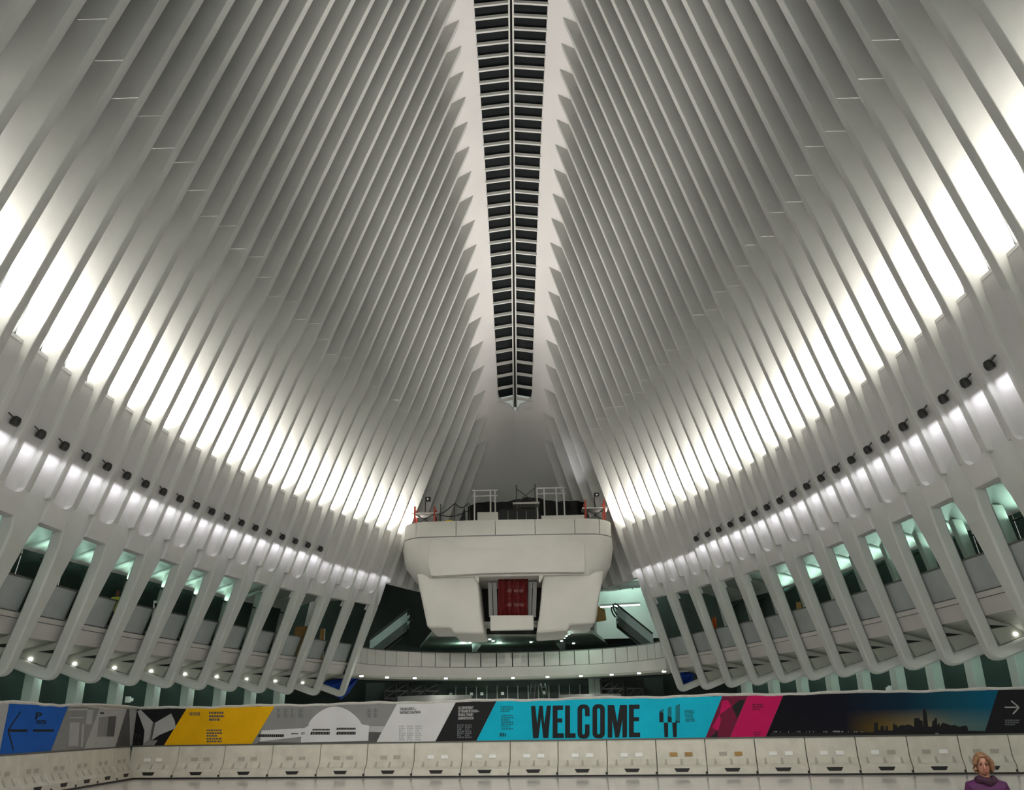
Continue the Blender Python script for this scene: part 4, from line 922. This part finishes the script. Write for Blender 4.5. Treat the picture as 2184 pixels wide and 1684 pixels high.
def person(loc, rz, h, label, coat, hairm, skinm, long_hair, legs='trouser', bend=0):
    k = h/1.62; t = empty('person', loc, label=label, cat='person'); t.rotation_euler.z = rz; t.scale = (k, k, k)
    # clothed body: pelvis root, spine, neck, arms, legs; faces -Y
    hem = .60 if coat == 'coat' else .80
    J = [((0, 0, .92), (.155, .11)), ((0, .01, 1.06), (.145, .105)), ((0, .015, 1.22), (.165, .115)), ((0, .02, 1.32), (.13, .09)), ((0, .01, 1.40), (.055, .055)),
         ((-.16, .02, 1.31), (.07, .07)), ((-.225, .03, 1.08), (.055, .055)), ((-.228, -.05, .84), (.042, .042)), ((-.228, -.06, .78), (.034, .034)),
         ((.16, .02, 1.31), (.07, .07)), ((.225, .03, 1.08), (.055, .055)), ((.228, -.05, .84), (.042, .042)), ((.228, -.06, .78), (.034, .034))]
    E = [(0, 1), (1, 2), (2, 3), (3, 4), (3, 5), (5, 6), (6, 7), (7, 8), (3, 9), (9, 10), (10, 11), (11, 12)]
    skin_body('coat' if coat == 'coat' else 'vest', J, E, coat, t)
    rr = []
    for z, rx, ry in ((1.12, .14, .10), (1.04, .165, .12), (.94, .195, .135), ((hem+.94)/2, .20, .145), (hem, .21, .155), (hem+.02, .185, .13)):
        rr.append([Vector((rx*math.cos(2*math.pi*j/20), .005+ry*math.sin(2*math.pi*j/20), z)) for j in range(20)])
    MB().loft(rr).build('coat_skirt' if coat == 'coat' else 'vest_hem', coat, None, smooth=True, ang=1.3).parent = t
    for sx in (-1, 1):                                # trouser legs, joined at the hips under the coat
        MB().tube([(sx*.075, 0, .98), (sx*.085, 0, .86), (sx*.092, -.005, .68), (sx*.096, -.015, .47), (sx*.097, .0, .28), (sx*.097, .015, .07)], [.10, .105, .088, .064, .058, .056], 14).build('trouser_leg', legs, None, smooth=True, ang=1.2).parent = t
    for sx in (-1, 1):
        blob('shoe', (sx*.095, -.05, .045), (.048, .125, .045), 'shoe', t)
        # hand: palm, four fingers and a thumb
        hb = Vector((sx*.228, -.060, .822)); JH = [(tuple(hb), (.028, .016)), (tuple(hb+Vector((0, -.008, -.05))), (.036, .015))]; EH = [(0, 1)]
        for f, (dy, ln) in enumerate(((-.027, .066), (-.009, .076), (.009, .07), (.027, .054))):
            i = len(JH); b0 = hb+Vector((0, dy-.008, -.075)); JH += [(tuple(b0), .009), (tuple(b0+Vector((-sx*.006, 0, -ln*.55))), .008), (tuple(b0+Vector((-sx*.02, 0, -ln))), .007)]; EH += [(1, i), (i, i+1), (i+1, i+2)]
        i = len(JH); JH += [(tuple(hb+Vector((-sx*.012, -.035, -.03))), .01), (tuple(hb+Vector((-sx*.03, -.05, -.065))), .008)]; EH += [(0, i), (i, i+1)]
        skin_body('hand', JH, EH, skinm, t, 1)
    hc = Vector((0, -.005, 1.525))
    def headshape(p, u):
        if u.z < 0: p.x *= 1-.30*(-u.z)**1.4; p.y *= 1-.10*(-u.z)
        if u.y < -.3: p.y += .012*(1-abs(u.z))
        if u.y < -.7 and u.z < -.45: p.y -= .008
        return p
    head = blob('head', hc, (.074, .094, .112), skinm, t, 20, headshape)
    MB().tube([(0, .018, 1.36), (0, .008, 1.45)], [.055, .05], 12).build('neck', skinm, None, smooth=True).parent = t
    def nose(p, u): p.y -= .012*max(0, -u.z); return p
    blob('nose', hc+Vector((0, -.094, -.012)), (.013, .017, .026), skinm, head, 10, nose).parent = head
    for sx in (-1, 1):
        blob('eye', hc+Vector((sx*.03, -.083, .012)), (.014, .008, .008), 'eye', head, 10)
        blob('brow', hc+Vector((sx*.031, -.087, .032)), (.02, .006, .005), hairm, head, 8)
        blob('ear', hc+Vector((sx*.074, .005, -.005)), (.01, .018, .03), skinm, head, 8)
    blob('mouth', hc+Vector((0, -.083, -.055)), (.024, .007, .007), 'lip' if coat == 'coat' else skinm, head, 10)
    def hs(p, u):
        f = u.y < -.05 and u.z < .42
        if f: p.y = max(p.y, -.02); p.x *= 1.0
        if long_hair:
            p.x *= 1+.12*(1-abs(u.z)) + .03*math.sin(u.z*9+u.x*5); p.z -= .012*(u.z < -.5)
        return p
    blob('hair', hc+Vector((0, .012, .022 if long_hair else .03)), (.088, .105, .118 if long_hair else .095), hairm, head, 22, hs)
    if long_hair:
        for sx in (-1, 1):
            MB().tube([hc+Vector((sx*.05, -.075, .085)), hc+Vector((sx*.082, -.055, .03)), hc+Vector((sx*.088, -.03, -.03)), hc+Vector((sx*.076, -.01, -.07))], [.022, .028, .026, .014], 8).build('hair_lock', hairm, None, smooth=True).parent = head
        pts = [(.085*math.cos(q), .01+.075*math.sin(q), 1.375+.015*math.sin(2*q)) for q in [2*math.pi*j/16 for j in range(17)]]
        MB().tube(pts, [.036+.008*math.sin(j*2.1) for j in range(17)], 8).build('scarf', 'scarf', None, smooth=True).parent = t
    return t
pw = atY(2090, 1602, 8.7)
person((pw.x, 8.7, 0), math.radians(-18), pw.z*1.62/1.665, 'woman with short fair hair in a purple coat and dark scarf near the barriers', 'coat', 'hair', 'skin', True)
pv = atZ(250, 1284, 7.1); d = ray(252, 1258); Yp = pv.y+1.0; tp = atY(252, 1257, Yp)
person((tp.x, Yp, 5.88), math.radians(20), (tp.z-5.88)*1.62/1.66, 'worker with black hair in a yellow vest behind the left balcony glass', 'hivis', 'hairb', 'skin2', False)
